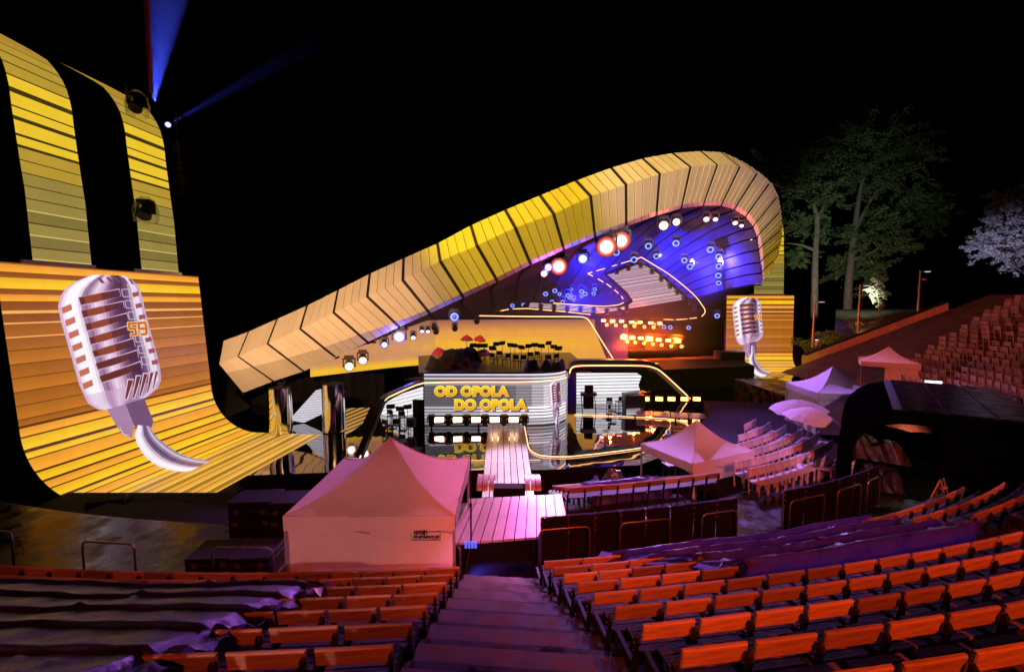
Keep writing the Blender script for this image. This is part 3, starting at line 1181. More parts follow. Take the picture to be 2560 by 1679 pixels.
side = lambda x, y, z: Vector((x, y, z))
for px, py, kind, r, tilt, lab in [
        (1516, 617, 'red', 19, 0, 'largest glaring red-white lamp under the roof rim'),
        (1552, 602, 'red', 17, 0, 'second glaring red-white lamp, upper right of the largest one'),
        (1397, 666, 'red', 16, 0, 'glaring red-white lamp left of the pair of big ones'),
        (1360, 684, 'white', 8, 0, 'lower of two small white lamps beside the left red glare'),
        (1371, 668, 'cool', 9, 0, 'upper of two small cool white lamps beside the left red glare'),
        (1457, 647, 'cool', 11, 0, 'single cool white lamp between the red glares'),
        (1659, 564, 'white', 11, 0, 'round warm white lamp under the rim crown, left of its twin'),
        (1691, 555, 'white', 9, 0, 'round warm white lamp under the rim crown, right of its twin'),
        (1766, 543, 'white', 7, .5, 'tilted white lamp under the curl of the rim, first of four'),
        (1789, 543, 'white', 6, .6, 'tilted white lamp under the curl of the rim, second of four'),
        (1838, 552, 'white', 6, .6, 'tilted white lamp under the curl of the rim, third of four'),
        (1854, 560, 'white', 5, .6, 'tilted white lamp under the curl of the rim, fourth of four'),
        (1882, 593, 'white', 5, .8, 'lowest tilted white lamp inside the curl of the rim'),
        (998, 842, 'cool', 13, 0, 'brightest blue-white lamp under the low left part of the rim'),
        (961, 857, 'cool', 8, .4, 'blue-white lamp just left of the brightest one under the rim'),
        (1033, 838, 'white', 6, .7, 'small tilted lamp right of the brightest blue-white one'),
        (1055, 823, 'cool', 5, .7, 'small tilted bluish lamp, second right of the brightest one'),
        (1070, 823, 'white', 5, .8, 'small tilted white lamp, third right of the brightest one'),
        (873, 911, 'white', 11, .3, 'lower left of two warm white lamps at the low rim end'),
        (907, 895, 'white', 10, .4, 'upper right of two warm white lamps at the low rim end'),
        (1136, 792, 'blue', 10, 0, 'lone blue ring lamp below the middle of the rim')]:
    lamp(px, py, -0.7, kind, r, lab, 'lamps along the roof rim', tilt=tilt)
for px, py in [(1085, 815), (1137, 818), (1192, 800), (1244, 778), (1090, 826), (703, 957)]:
    lamp(px, py, -1.2, 'off', 6, 'dark switched-off lamp hanging under the left half of the rim', 'switched-off rim lamps', tilt=.6)
for px, py, r in [(1621, 612, 8), (1641, 638, 7), (1690, 605, 8), (1711, 648, 7), (1725, 664, 7), (1776, 621, 8), (1797, 639, 8), (1797, 663, 7), (1796, 686, 7), (1797, 705, 6), (1541, 628, 8), (1585, 646, 8),
                  (1793, 787, 6), (1722, 817, 5), (1676, 816, 5), (1660, 815, 5)]:
    lamp(px, py, -3.2, 'blue', r, 'blue ring lamp in the right half of the shell', 'blue lamps in the shell', tilt=.25)
for px, py, r in [(1364, 730, 6), (1387, 722, 6), (1399, 731, 5), (1420, 734, 6), (1429, 720, 4), (1424, 740, 5), (1454, 724, 6), (1463, 730, 6), (1487, 719, 5), (1484, 730, 5), (1407, 750, 5), (1380, 750, 5), (1309, 758, 5), (1281, 760, 5), (1433, 746, 4), (1454, 738, 4)]:
    lamp(px, py, -6.0, 'blue', r, 'small blue ring lamp left of the white ceiling screen', 'blue lamps left of the ceiling screen', tilt=.5)

# blue wash on the lining, orange wash on the back wall
for i, (x, y, tx, ty, wt) in enumerate([(1790, 640, 1860, 680, 40000), (1720, 640, 1820, 730, 36000), (1640, 630, 1720, 640, 22000), (1460, 650, 1520, 640, 24000), (1420, 735, 1500, 745, 14000)]):
    spot('shell_blue', rim(x + 12, y + 10, -2.6), rim(tx, ty, -7.5), (0.03, 0.02, 1.0), wt, 110, 1.0, 0.2)
for i, x in enumerate((1560, 1620, 1690)):
    spot('shell_red', rim(x, 840, -4.5), rim(x + 20, 900, -8.0), (1.0, 0.09, 0.006), 50000, 110, 1.0, 0.2)
spot('shell_dusky', rim(1740, 550, -1.2), rim(1800, 600, -5.0), (1.0, 0.25, 0.16), 500, 90, 1.0, 0.2)

# ------------------------------------------------------------------ blinders (lamp boxes with two cells)
def blinder_meshes():
    d = {}
    mb = MB(); mb.box((0, 0.1, 0), (0.5, 0.16, 0.36)); mb.box((0, 0.02, 0.19), (0.54, 0.1, 0.03)); mb.box((0, 0.02, -0.19), (0.54, 0.1, 0.03)); d['housing'] = mb.data('housing')
    mb = MB(); mb.box((-0.30, 0.1, 0), (0.04, 0.12, 0.44)); mb.box((0.30, 0.1, 0), (0.04, 0.12, 0.44)); mb.box((0, 0.16, -0.215), (0.6, 0.04, 0.03)); d['bracket'] = mb.data('bracket')
    mb = MB(); mb.box((0, 0.01, 0), (0.44, 0.03, 0.24)); d['lit_panel'] = mb.data('lit_panel')
    d['lit_orange'] = d['lit_panel'].copy(); d['lit_orange'].materials.append(M['blind_orange'])
    d['housing'].materials.append(M['blackgloss']); d['bracket'].materials.append(M['black']); d['lit_panel'].materials.append(M['blind'])
    return d


BM = blinder_meshes()


def blinder(p, w, label, group, cat='stage lamp', orange=False):
    t = thing('blinder_lamp', label, cat, p, group=group)
    k = w / 0.44
    t.scale = (k, k, k)
    t.rotation_euler = (0, 0, atan2(-p.x, p.y) * 0.8)
    for n in ('housing', 'bracket', 'lit_panel'):
        link(n, BM['lit_orange'] if (n == 'lit_panel' and orange) else BM[n], None, t)
    return t


for i, (x, y) in enumerate([(1509, 801), (1531.5, 802.6), (1554, 803), (1579, 805), (1600, 805.6), (1627, 807), (1650, 808)]):
    p = rim(x, y, -5.0)
    blinder(p, 11 / FPX * p.y, 'small warm blinder in the upper orange row under the ceiling screen', 'upper row of orange blinders', orange=True)
for i, (x, y) in enumerate([(1560, 842), (1581, 843.5), (1602, 845), (1624, 847), (1647, 849), (1670.6, 850.6), (1694.6, 852)]):
    p = rim(x, y, -5.0)
    blinder(p, 13 / FPX * p.y, 'warm blinder in the lower orange row on the back truss', 'lower row of orange blinders', orange=True)
for (x, y) in [(1517, 810), (1540, 811), (1563, 812.6), (1586, 813), (1611, 815), (1634, 816)]:
    lamp(x, y, -5.2, 'ringorange', 4, 'tiny orange ring lamp under the upper blinder row', 'orange ring lamps, upper row', tilt=.3)
for (x, y) in [(1568, 852), (1588, 854), (1610, 856), (1632, 858), (1654, 860), (1678, 863), (1704, 864)]:
    lamp(x, y, -5.2, 'ringorange', 4, 'tiny orange ring lamp under the lower blinder row', 'orange ring lamps, lower row', tilt=.3)
mb = MB()
for (a, b, z) in [((1500, 797), (1664, 804), 0), ((1548, 836), (1708, 846), 0)]:
    for dy in (0, 7):
        mb.cyl(rim(a[0], a[1] - dy, -5.3), rim(b[0], b[1] - dy, -5.3), 0.04, n=6)
tr_ = mb.build('lighting_truss', M['black'])
tag(tr_, 'black pipes carrying the two orange blinder rows', 'truss')

# ------------------------------------------------------------------ ceiling screen with neon outline
CE_P = rim(1605, 650, -2.6)
q2, q3 = rim(1330, 762, -5.2), rim(1740, 790, -5.6)
CE_N = (q2 - CE_P).cross(q3 - CE_P).normalized()
if CE_N.y > 0:
    CE_N = -CE_N


def ceil(px, py, off=0.0):
    return at_plane(px, py, CE_P + CE_N * off, CE_N)


cs = thing('ceiling_screen', 'white striped ceiling screen in the shell, outlined by a neon loop', 'led screen', ceil(1600, 740), world=True)
upper = [(1326, 756), (1449, 764), (1511, 768), (1550, 768), (1573.5, 761), (1583, 753), (1569, 731), (1541, 705.5), (1519, 687)]
shape = [(1519, 687), (1569, 669.7), (1592, 661.6), (1613, 664), (1629, 673), (1643, 682), (1689, 724), (1717, 749), (1739, 775), (1731, 786), (1689, 793), (1597, 787.5), (1516, 785), (1412, 777), (1321.6, 768), (1326, 756),
         (1449, 764), (1511, 769), (1550, 769), (1573.5, 761), (1583, 753), (1569, 731), (1541, 705.5)]


def clip_poly(poly, a, b, c, keep):
    """clip to keep * (a x + b y - c) >= 0"""
    out = []
    n = len(poly)
    for i in range(n):
        p, q = poly[i], poly[(i + 1) % n]
        fp, fq = keep * (a * p[0] + b * p[1] - c), keep * (a * q[0] + b * q[1] - c)
        if fp >= 0:
            out.append(p)
        if (fp >= 0) != (fq >= 0):
            t = fp / (fp - fq)
            out.append((lerp(p[0], q[0], t), lerp(p[1], q[1], t)))
    return out


def striped(pieces, place, a, b, bands, mb):
    """cut convex pieces into bands along a x + b y and colour them"""
    for poly in pieces:
        for (c0, c1, col) in bands:
            q = clip_poly(poly, a, b, c0, 1)
            q = clip_poly(q, a, b, c1, -1) if len(q) > 2 else []
            if len(q) > 2:
                mb.poly([place(*p) for p in q], col)


convex = [[(1519, 687), (1569, 669.7), (1592, 661.6), (1613, 664), (1629, 673), (1643, 682), (1689, 724), (1569, 731), (1541, 705.5)],
          [(1569, 731), (1689, 724), (1717, 749), (1739, 775), (1731, 786), (1689, 793), (1597, 787.5), (1583, 753)],
          [(1583, 753), (1597, 787.5), (1516, 785), (1511, 769), (1550, 769), (1573.5, 761)],
          [(1511, 769), (1516, 785), (1412, 777), (1321.6, 768), (1326, 756), (1449, 764)]]
bands = []
c = 700.0
i = 0
while c < 1020:
    w = (3.2, 2.2, 4.4, 2.6, 3.6)[i % 5]
    tone = (srgb(206, 170, 190), srgb(226, 196, 214), srgb(196, 158, 180), srgb(236, 212, 226))[i % 4]
    bands.append((c, c + w, tone))
    bands.append((c + w, c + w + 1.3, srgb(92, 66, 82)))
    c += w + 1.3
    i += 1
mb = MB()
striped(convex, ceil, 0.16, 1.0, bands, mb)
mb.build('led_surface', M['led_roof'], cs)
mb = MB()
mb.poly([ceil(*p, -0.15) for p in [(1508, 684), (1590, 652), (1635, 668), (1700, 724), (1750, 775), (1736, 795), (1690, 800), (1510, 793), (1300, 772), (1318, 752), (1448, 758), (1540, 763), (1572, 752), (1560, 733)]])
mb.build('screen_frame', M['black'], cs)


def neon(paths, place, r, parent, m='neon', name='neon_tube'):
    for path in paths:
        mb = MB()
        mb.tube([place(*p) for p in path], r, 6)
        mb.build(name, M[m], parent, smooth=True)


def smooth(path, n=4):
    out = []
    for i in range(len(path) - 1):
        p0, p1, p2, p3 = path[max(i - 1, 0)], path[i], path[i + 1], path[min(i + 2, len(path) - 1)]
        for k in range(n):
            t = k / n
            out.append(tuple(0.5 * (2 * b + (c - a) * t + (2 * a - 5 * b + 4 * c - d) * t * t + (3 * b - a - 3 * c + d) * t ** 3) for a, b, c, d in zip(p0, p1, p2, p3)))
    out.append(path[-1])
    return out


cn = lambda x, y: ceil(x, y, 0.35)
neon([[(1603.6, 643), (1640, 665)] + smooth([(1640, 665), (1677.5, 689), (1731, 733), (1755, 762), (1763, 779), (1754, 791)]),
      [(1742, 794), (1724, 796)], [(1718, 797), (1690, 799)], [(1684, 799), (1659, 798)],
      [(1469.5, 683.6), (1481, 680)], [(1491, 677), (1512, 671)], [(1530, 665.5), (1542, 662)], [(1553, 658.5), (1576, 651.5)], [(1592, 647), (1603.6, 643)],
      [(1469.5, 683.6), (1482, 690)], [(1495, 697), (1508, 705)], [(1516, 709), (1528, 718)], [(1536, 724), (1546, 733)], [(1553, 740), (1558, 747)],
      smooth([(1559.7, 756), (1548, 761), (1534, 763.5), (1504, 765), (1450, 762), (1384, 757.5)]),
      [(1250, 777), (1272, 773)], [(1282, 772), (1319, 771)], [(1319, 771), (1412, 779), (1476, 786)]], cn, 0.032, cs, 'neon')
# lamps hung along the ceiling screen
mbh = HM
for px, py in [(1542, 675), (1571, 667), (1602, 660), (1630, 676), (1653, 694), (1675, 711), (1693, 726), (1710, 739), (1725, 751), (1735, 765), (1352, 765), (1385, 767), (1418, 769), (1451, 771), (1484, 774), (1517, 776), (1548, 776), (1567, 770)]:
    lamp(px, py + 3, ceil(px, py + 3, 0.35), 'off', 4.5, 'small dark lamp fixed along the edge of the ceiling screen', 'dark lamps edging the ceiling screen', tilt=1.2)

# ------------------------------------------------------------------ golden backdrop behind the orchestra
path = [(8.6, 39.4), (4, 39.3), (-1, 38.9), (-4.5, 38.2), (-7.5, 36.9), (-10, 35.0), (-12.2, 32.8), (-14.2, 30.7)]
path = smooth(path, 3)
ZB, ZT = 0.85, 4.6
bd = thing('backdrop_screen', 'wide curved golden striped screen behind the orchestra platform', 'led screen', (-2, 38, STG), world=True)
mb = MB()
nb = 26
for i in range(len(path) - 1):
    f = i / (len(path) - 1)
    for k in range(nb):
        if path[i + 1][0] < -6 and lerp(ZB, ZT, (k + 1) / nb) > 6.0 + (path[i + 1][0] + 6) * 0.42:
            continue
        za, zb = lerp(ZB, ZT, k / nb), lerp(ZB, ZT, (k + 1) / nb)
        h = (k + .5) / nb
        glow = math.exp(-((h - 0.42) / 0.16) ** 2) * math.exp(-((f - 0.30) / 0.26) ** 2)
        glow2 = math.exp(-((h - 0.06) / 0.10) ** 2) * (1 if f > 0.5 else 0.1)
        base = srgb(244, 164, 74) if f < 0.5 else srgb(214, 146, 100)
        if h > 0.72:
            base = tuple(lerp(a, b, (h - .72) / .28) for a, b in zip(base, srgb(160, 96, 84)))
        c = tuple(lerp(a, b, min(1, glow + glow2)) for a, b in zip(base, srgb(255, 196, 40)))
        cut = zb - (zb - za) * 0.18
        slant = 0.42 if i == 0 else 0
        a0, a1 = Vector((*path[i], 0)), Vector((*path[i + 1], 0))
        def pt(v, z, first):
            return Vector((v.x - (slant * (z - ZB) if first else 0), v.y, z))
        if i == 0:
            a0 = Vector((path[0][0], path[0][1], 0))
        mb.poly([pt(a0, za, i == 0), pt(a1, za, False), pt(a1, cut, False), pt(a0, cut, i == 0)], c)
        mb.poly([pt(a0, cut, i == 0), pt(a1, cut, False), pt(a1, zb, False), pt(a0, zb, i == 0)], tuple(x * 0.5 for x in c))
mb.build('led_surface', M['led'], bd)
mb = MB()
mb.grid([[Vector((x, y + 0.25, ZB - 0.1)), Vector((x, y + 0.25, min(ZT, 6.0 + min(0, x + 6) * 0.42)))] for x, y in path[1:]])
mb.build('screen_back', M['black'], bd)
fn = lambda x, y: at_y(x, y, 38.3)
neon([smooth([(1190, 789), (1330, 791), (1440, 791.5), (1462, 794), (1474, 803), (1500, 845), (1543, 912)])], fn, 0.042, bd)

# ------------------------------------------------------------------ centre screen with the show title
CD = 27.0


def plan(px, D):
    return (px - 1280.0) / FPX * D * 1.0, D


c_path = [(1058, 27.0), (1100, 27.0), (1150, 27.0), (1200, 27.0), (1250, 27.0), (1290, 27.0), (1330, 27.02), (1360, 27.12), (1385, 27.35), (1402, 27.7), (1416, 28.4)]
c_xy = [Vector(((px - 1280) / FPX * D, D)) for px, D in c_path]
cz0, cz1 = STG + 0.02, 1.66
ct = thing('centre_screen', 'white striped screen at mid stage showing the show title in yellow letters', 'led screen', (0, 27, STG), world=True)
mb = MB()
bands = []
z = cz1
i = 0
random.seed(3)
while z > cz0:
    f = (cz1 - z) / (cz1 - cz0)
    if f < 0.14:
        w, d, t = 0.10, 0.13, (0.98, 0.16)
    elif f < 0.2:
        w, d, t = 0.25, 0.0, (0.42, 0.3)
    elif f < 0.62:
        w, d, t = 0.16, 0.03, (0.17, 0.06)
    else:
        w, d, t = 0.14, 0.06, (1.1, 0.07)
    bands.append((z, max(cz0, z - w), t[0]))
    if d:
        bands.append((max(cz0, z - w), max(cz0, z - w - d), t[1]))
    z -= w + d
    i += 1
ncol = len(c_xy) - 1
for a, b, tone in bands:
    if a - b < 0.004:
        continue
    h = (cz1 - (a + b) / 2) / (cz1 - cz0)
    for k in range(ncol):
        f = (k + .5) / ncol
        v = tone
        if tone > 0.15:
            glow = math.exp(-((f - 0.80) / 0.20) ** 2)
            mid = 0.22 < h < 0.66
            v = tone * (0.72 + 0.25 * f) + (0.66 * glow if mid else 0.12 * glow)
            if h > 0.62 and f < 0.35:
                v *= 0.62
            if h > 0.88:
                v *= 0.55
        c = (v * 0.98, v * 0.90, v * 1.0)
        p, q = c_xy[k], c_xy[k + 1]
        mb.poly([(p.x, p.y, b), (q.x, q.y, b), (q.x, q.y, a), (p.x, p.y, a)], c)
mb.build('led_surface', M['led'], ct)
mb = MB()
mb.grid([[Vector((p.x, p.y + 0.12, cz0)), Vector((p.x, p.y + 0.12, cz1 + 0.03)), Vector((p.x, p.y + 0.5, cz1 + 0.03)), Vector((p.x, p.y + 0.5, cz0))] for p in c_xy])
mb.build('screen_frame', M['black'], ct)


def text_part(name, body, x0, x1, y0, y1, D, parent, layers, squeeze=1.0):
    """letters fitted into a pixel box of a frontal wall at distance D; layers = (outline offset, depth, material, colour)"""
    a, b = at_y(x0, y1, D), at_y(x1, y0, D)
    for off, dep, m, colr in layers:
        cu = bpy.data.curves.new(name, 'FONT')
        cu.body = body
        cu.size = 1.0
        cu.offset = off
        cu.extrude = 0.02
        cu.space_character = 1.04
        ob = bpy.data.objects.new(name, cu)
        COL.objects.link(ob)
        bpy.context.view_layer.update()
        me = bpy.data.meshes.new_from_object(ob.evaluated_get(bpy.context.evaluated_depsgraph_get()))
        bpy.data.objects.remove(ob)
        xs = [v.co.x for v in me.vertices]
        ys = [v.co.y for v in me.vertices]
        sx, sy = (b.x - a.x) / (max(xs) - min(xs)), (b.z - a.z) / (max(ys) - min(ys))
        mx, my = min(xs), min(ys)
        for v in me.vertices:
            v.co = Vector((a.x + (v.co.x - mx) * sx, D - dep - v.co.z, a.z + (v.co.y - my) * sy))
        if colr is not None:
            at = me.color_attributes.new('Col', 'FLOAT_COLOR', 'CORNER')
            buf = []
            for l in me.loops:
                t = (me.vertices[l.vertex_index].co.z - a.z) / max(1e-6, b.z - a.z)
                buf += [*(lerp(p, q, t) for p, q in zip(colr[0], colr[1])), 1]
            at.data.foreach_set('color', buf)
        me.materials.clear()
        me.materials.append(m)
        link(name, me, None, parent)


pale = (srgb(255, 226, 120), srgb(255, 240, 130))
gold1 = (srgb(236, 150, 20), srgb(255, 214, 30))
dark = (srgb(60, 34, 24), srgb(70, 44, 30))
for body, x0, x1, y0, y1 in [('OD OPOLA', 1086, 1274, 963, 991), ('DO OPOLA', 1136, 1319, 996, 1025)]:
    text_part('title_shadow', body, x0 + 1, x1 + 4, y0 + 2, y1 + 3, CD, ct, [(0.085, 0.03, M['letters'], dark)])
    text_part('title_letters', body, x0, x1, y0, y1, CD, ct, [(0.085, 0.07, M['letters'], pale)])
    text_part('title_letters', body, x0 + 1.5, x1 - 1.5, y0 + 1.5, y1 - 1.5, CD, ct, [(0.055, 0.12, M['letters'], gold1)])


def c_hit(px, py, off=0.0):
    for k in range(ncol):
        if px <= c_path[k + 1][0] or k == ncol - 1:
            f = (px - c_path[k][0]) / (c_path[k + 1][0] - c_path[k][0])
            return at_y(px, py, lerp(c_path[k][1], c_path[k + 1][1], f) - off - 0.02)


def map_c(x, y):
    e = max(0, y - 1005)
    return (1388 + (x - 0.20 * (y - 850) - 270) * 0.165 - e * 0.028, 954 + (y + 0.12 * (x - 270) - 687) * 0.195 + e * 0.19)


mic_picture(c_hit, map_c, 'microphone_picture', ct, False)
cneon = lambda x, y: c_hit(x, y, 0.10)
neon([smooth([(1058, 957), (1120, 955), (1200, 954.5), (1300, 954.5), (1360, 952), (1395, 948), (1415, 943)])], cneon, 0.035, ct)

# ------------------------------------------------------------------ side boxes for the bands: neon frame, screen, furniture
def wall_screen(parent, pts_px, D, a, b, bands, pieces, m='led', thick=0.15):
    mb = MB()
    striped(pieces, lambda x, y: at_y(x, y, D), a, b, bands, mb)
    mb.build('led_surface', M[m], parent)
    mb = MB()
    mb.prism([at_y(x, y, D + 0.02) for x, y in pts_px], (0, thick, 0))
    mb.build('screen_back', M['black'], parent)


lb = thing('band_box', 'left band box with slanted neon frame beside the title screen', 'stage set', (-6, 24, STG), world=True)
lw = [(948, 1046), (955, 1012), (1000, 985), (1058, 966), (1058, 1046)]
bands = [(c, c + 7.5, (0.95, 0.93, 0.97)) for c in range(960, 1060, 9)] + [(c + 7.5, c + 9, (0.25, 0.24, 0.27)) for c in range(960, 1060, 9)]
wall_screen(lb, lw, 29.6, 0.25, 1.0, [(c0 + 262, c1 + 262, c) for c0, c1, c in bands] + [(c0 + 200, c1 + 200, c) for c0, c1, c in bands if c1 + 200 <= 1222], [lw])
F1 = [at_y(1058, 957, 26.9), at_y(1040, 962, 26.4), at_y(1000, 979, 25.6), at_y(970, 993, 24.9), at_y(958, 1004, 24.4), at_z(900, 1145, STG + 0.08)]
mb = MB()
mb.tube([p + Vector((0, -0.06, 0)) for p in F1[:5]] + [lerp(F1[4], F1[5], .5) + Vector((0, -0.06, 0)), F1[5] + Vector((0, -0.06, 0))], 0.035, 6)
mb.build('neon_tube', M['neon'], lb, smooth=True)
mb = MB()
for a, b in zip(F1, F1[1:]):
    mb.bar(a + Vector((-0.10, 0.16, 0)), b + Vector((-0.10, 0.16, 0)), 0.34, 0.30)
mb.build('box_frame', M['blackgloss'], lb)
# glossy inner cheek mirrors the title
mb = MB()
mb.poly([F1[0] + Vector((0, .2, 0)), F1[4] + Vector((0, .2, 0)), F1[5] + Vector((0, .2, 0)), at_y(1058, 1075, 27.4)][::-1])
mb.poly([F1[0] + Vector((0, .2, .3)), F1[0] + Vector((0, 3, .3)), F1[4] + Vector((0, 3, .3)), F1[4] + Vector((0, .2, .3))])
mb2 = MB()
mb2.poly([F1[0] + Vector((-.3, .3, .05)), at_y(1058, 962, 29.5), at_y(962, 1000, 29.5), F1[4] + Vector((0, .3, .05))])
mb2.build('box_ceiling', M['blackgloss'], lb)

rb = thing('band_box', 'right band box with bent neon frame, white screen and piano inside', 'stage set', (8, 31, STG), world=True)
rw = [(1441, 932), (1592, 932), (1604, 940), (1596, 962), (1612, 1012), (1441, 1012)]
bands = []
c = 925
while c < 1020:
    bands += [(c, c + 6, (0.98, 0.97, 1.0) if c < 985 else (0.72, 0.72, 0.76)), (c + 6, c + 8, (0.22, 0.2, 0.24))]
    c += 8
wall_screen(rb, rw, 33.2, 0.02, 1.0, [(c0 + 28, c1 + 28, cc) for c0, c1, cc in bands], [[(1441, 932), (1592, 932), (1604, 940), (1596, 962), (1441, 962)], [(1441, 962), (1596, 962), (1612, 1012), (1441, 1012)]])
F2 = [(1424, 932, 28.6), (1428, 921, 28.9), (1441, 915, 29.3), (1480, 913.5, 29.6), (1560, 913.5, 30.3), (1612, 914.5, 31), (1632, 918, 31.6), (1652, 928, 32.2), (1690, 962, 33.6), (1726, 996, 35.0)]
F2 = [at_y(*p) for p in smooth(F2, 3)]
mb = MB()
mb.tube(F2, 0.042, 6)
mb.build('neon_tube', M['neon'], rb, smooth=True)
mb = MB()
fr = [p + Vector((0, 0.25, 0.0)) for p in F2]
mb.grid([[p + Vector((0, 0, 0.34)), p + Vector((0, 0, -0.42)), p + Vector((0, 0.9, -0.42))] for p in fr])
mb.grid([[p + Vector((0, 0, 0.34)), p + Vector((0, 0.9, 0.34))] for p in fr])
mb.build('box_frame', M['blackgloss'], rb)
mb = MB()
a, b = c_xy[-1], Vector((F2[1].x + .1, F2[1].y + .4))
for k in range(14):
    z0, z1 = lerp(cz0, 1.45, k / 14), lerp(cz0, 1.45, (k + .7) / 14)
    v = 0.30 + 0.25 * (k % 3 == 0)
    mb.poly([(a.x, a.y, z0), (b.x, b.y + 1.5, z0), (b.x, b.y + 1.5, z1), (a.x, a.y, z1)], (v, v * .9, v))
mb.build('return_screen', M['led_small'], rb)
tag(lb, None), tag(rb, None)

# ------------------------------------------------------------------ orchestra platform
mb = MB()
pl = [(-5.9, 27.6), (-4, 27.55), (0, 27.5), (2.6, 27.6), (3.6, 28.9), (5.2, 31.2), (5.2, 39.0), (-4.6, 38.6), (-7.8, 36.4)]
mb.prism([(x, y, cz1 - 0.12) for x, y in pl], (0, 0, 0.12))
tag(mb.build('orchestra_platform', M['blackgloss']), kind='structure')
mb = MB()
mb.prism([(3.7, 29.5, 1.42), (10.9, 32.4, 1.42), (11.1, 33.2, 1.42), (5.3, 31.4, 1.42), (3.7, 30.6, 1.42)], (0, 0, .1))
mb.build('box_roof', M['blackgloss'], rb)
# black riser to the right at the back of the stage
mb = MB()
mb.prism([(9.8, 37.2, STG + .003), (22.5, 40.5, STG + .003), (24.5, 49, STG + .003), (8, 44, STG + .003)], (0, 0, 1.85))
tag(mb.build('stage_riser', M['black']), kind='structure')
# upstand under the right wing
mb = MB()
mb.prism([(24, 48.6, PIT), (36, 48.6, PIT), (36, 52, PIT), (24, 52, PIT)], (0, 0, STG - PIT - 0.006))
tag(mb.build('wing_podium', M['black']), kind='structure')


# ---- small set furniture built in local frames
def chair_mesh():
    mb = MB()
    mb.box((0, 0, 0.44), (0.44, 0.44, 0.05))
    mb.box((0, 0.21, 0.72), (0.42, 0.04, 0.30), rx=-0.12)
    for x in (-.19, .19):
        mb.bar((x, -.19, 0), (x, -.19, .44), .03)
        mb.bar((x, .19, 0), (x, .235, .84), .03)
    return mb


def stand_mesh():
    mb = MB()
    mb.cyl((0, 0, 0.0), (0, 0, 1.15), 0.018, n=6)
    for k in range(3):
        t = k * 2 * pi / 3
        mb.bar((0, 0, .25), (.28 * cos(t), .28 * sin(t), 0.0), .02)
    mb.box((0, 0, 1.22), (0.52, 0.03, 0.34), rx=0.45)
    return mb


def set_chair(p, rz, label, group, m='blackgloss'):
    t = thing('chair', label, 'chair', p, rz, group)
    mb = MB(); mb.box((0, 0, 0.44), (0.44, 0.44, 0.05)); mb.build('seat', M[m], t)
    mb = MB(); mb.box((0, 0.21, 0.72), (0.42, 0.04, 0.30), rx=-0.12); mb.build('backrest', M[m], t)
    for x in (-.19, .19):
        mb = MB(); mb.bar((x, -.19, 0), (x, -.19, .44), .03); mb.build('leg', M[m], t)
        mb = MB(); mb.bar((x, .19, 0), (x, .235, .84), .03); mb.build('leg', M[m], t)
    return t


def set_stand(p, rz, label, group):
    t = thing('music_stand', label, 'music stand', p, rz, group)
    mb = MB(); mb.cyl((0, 0, 0.0), (0, 0, 1.15), 0.018, n=6); mb.build('post', M['blackgloss'], t)
    for k in range(3):
        a = k * 2 * pi / 3
        mb = MB(); mb.bar((0, 0, .25), (.28 * cos(a), .28 * sin(a), 0.0), .02); mb.build('leg', M['blackgloss'], t)
    mb = MB(); mb.box((0, 0, 1.22), (0.52, 0.03, 0.34), rx=0.45); mb.build('desk', M['blackgloss'], t)
    return t


def on_floor(px, py, z):
    return at_z(px, py, z)


def put(px, D, z):
    return Vector(((px - 1280) / FPX * D, D, z))


# orchestra seats and stands
random.seed(11)
for i in range(15):
    px = 1182 + i * 15.5 + random.uniform(-4, 4)
    set_stand(put(px, 30.4 + random.uniform(0, 4.5), cz1), random.uniform(-.6, .6), 'black music stand on the orchestra platform', 'orchestra music stands')
for i in range(12):
    px = 1170 + i * 20 + random.uniform(-5, 5)
    set_chair(put(px, 29.6 + random.uniform(0, 3.6), cz1), random.uniform(2.4, 3.8), 'dark orchestra chair behind the title screen', 'orchestra chairs')


def covered(name, label, cat, p, sx, sy, sz, m, seed, rz=0.0, n=12, group=None, lumps=2):
    """heap under a draped cover: a cloth that hangs from a few hidden high points"""
    rnd = random.Random(seed)
    t = thing(name, label, cat, p, rz, group)
    tops = [(rnd.uniform(-.45, .45) * sx, rnd.uniform(-.35, .35) * sy, rnd.uniform(.75, 1.0) * sz) for _ in range(lumps + 1)]
    rows = []
    for i in range(n + 1):
        row = []
        for j in range(n + 1):
            u, v = i / n * 2 - 1, j / n * 2 - 1
            x, y = u * sx * .6, v * sy * .6
            h = max(tz * math.exp(-((x - tx) ** 2 / (.16 * sx * sx) + (y - ty) ** 2 / (.16 * sy * sy))) for tx, ty, tz in tops)
            e = max(abs(u), abs(v))
            h = h * (1 - max(0, e - .72) / .28) if e > .72 else h
            h *= 1 + rnd.uniform(-.10, .10)
            row.append(Vector((x + rnd.uniform(-.03, .03) * sx, y + rnd.uniform(-.03, .03) * sy, max(0.01, h))))
        rows.append(row)
    mb = MB()
    mb.grid(rows, flip=True)
    mb.build('cover_cloth', m, t, smooth=False)
    return t


covered('covered_instrument', 'reddish cloth thrown over an instrument left on the orchestra platform', 'covered instrument', put(1143, 29.4, cz1), 1.5, 1.1, 0.6, M['redbrown'], 4)
covered('covered_instrument', 'brown covered heap at the left end of the orchestra platform', 'covered instrument', put(1100, 29.6, cz1), 1.6, 1.2, 0.85, M['cover'], 5)
covered('covered_instrument', 'tall dark covered booth under the red stage umbrellas', 'covered instrument', put(1150, 32.5, cz1), 2.6, 1.8, 1.25, M['cover'], 6)
for px, sd, lb_ in [(1330, 21, 'leftmost blue-lit plastic covered drum behind the title screen'), (1362, 22, 'middle blue-lit plastic covered drum behind the title screen'), (1396, 23, 'rightmost blue-lit plastic covered drum behind the title screen')]:
    covered('covered_drum', lb_, 'covered drum', put(px, 28.9, cz1), 0.85, 0.8, 0.75, M['plasticblue'], sd, n=9)


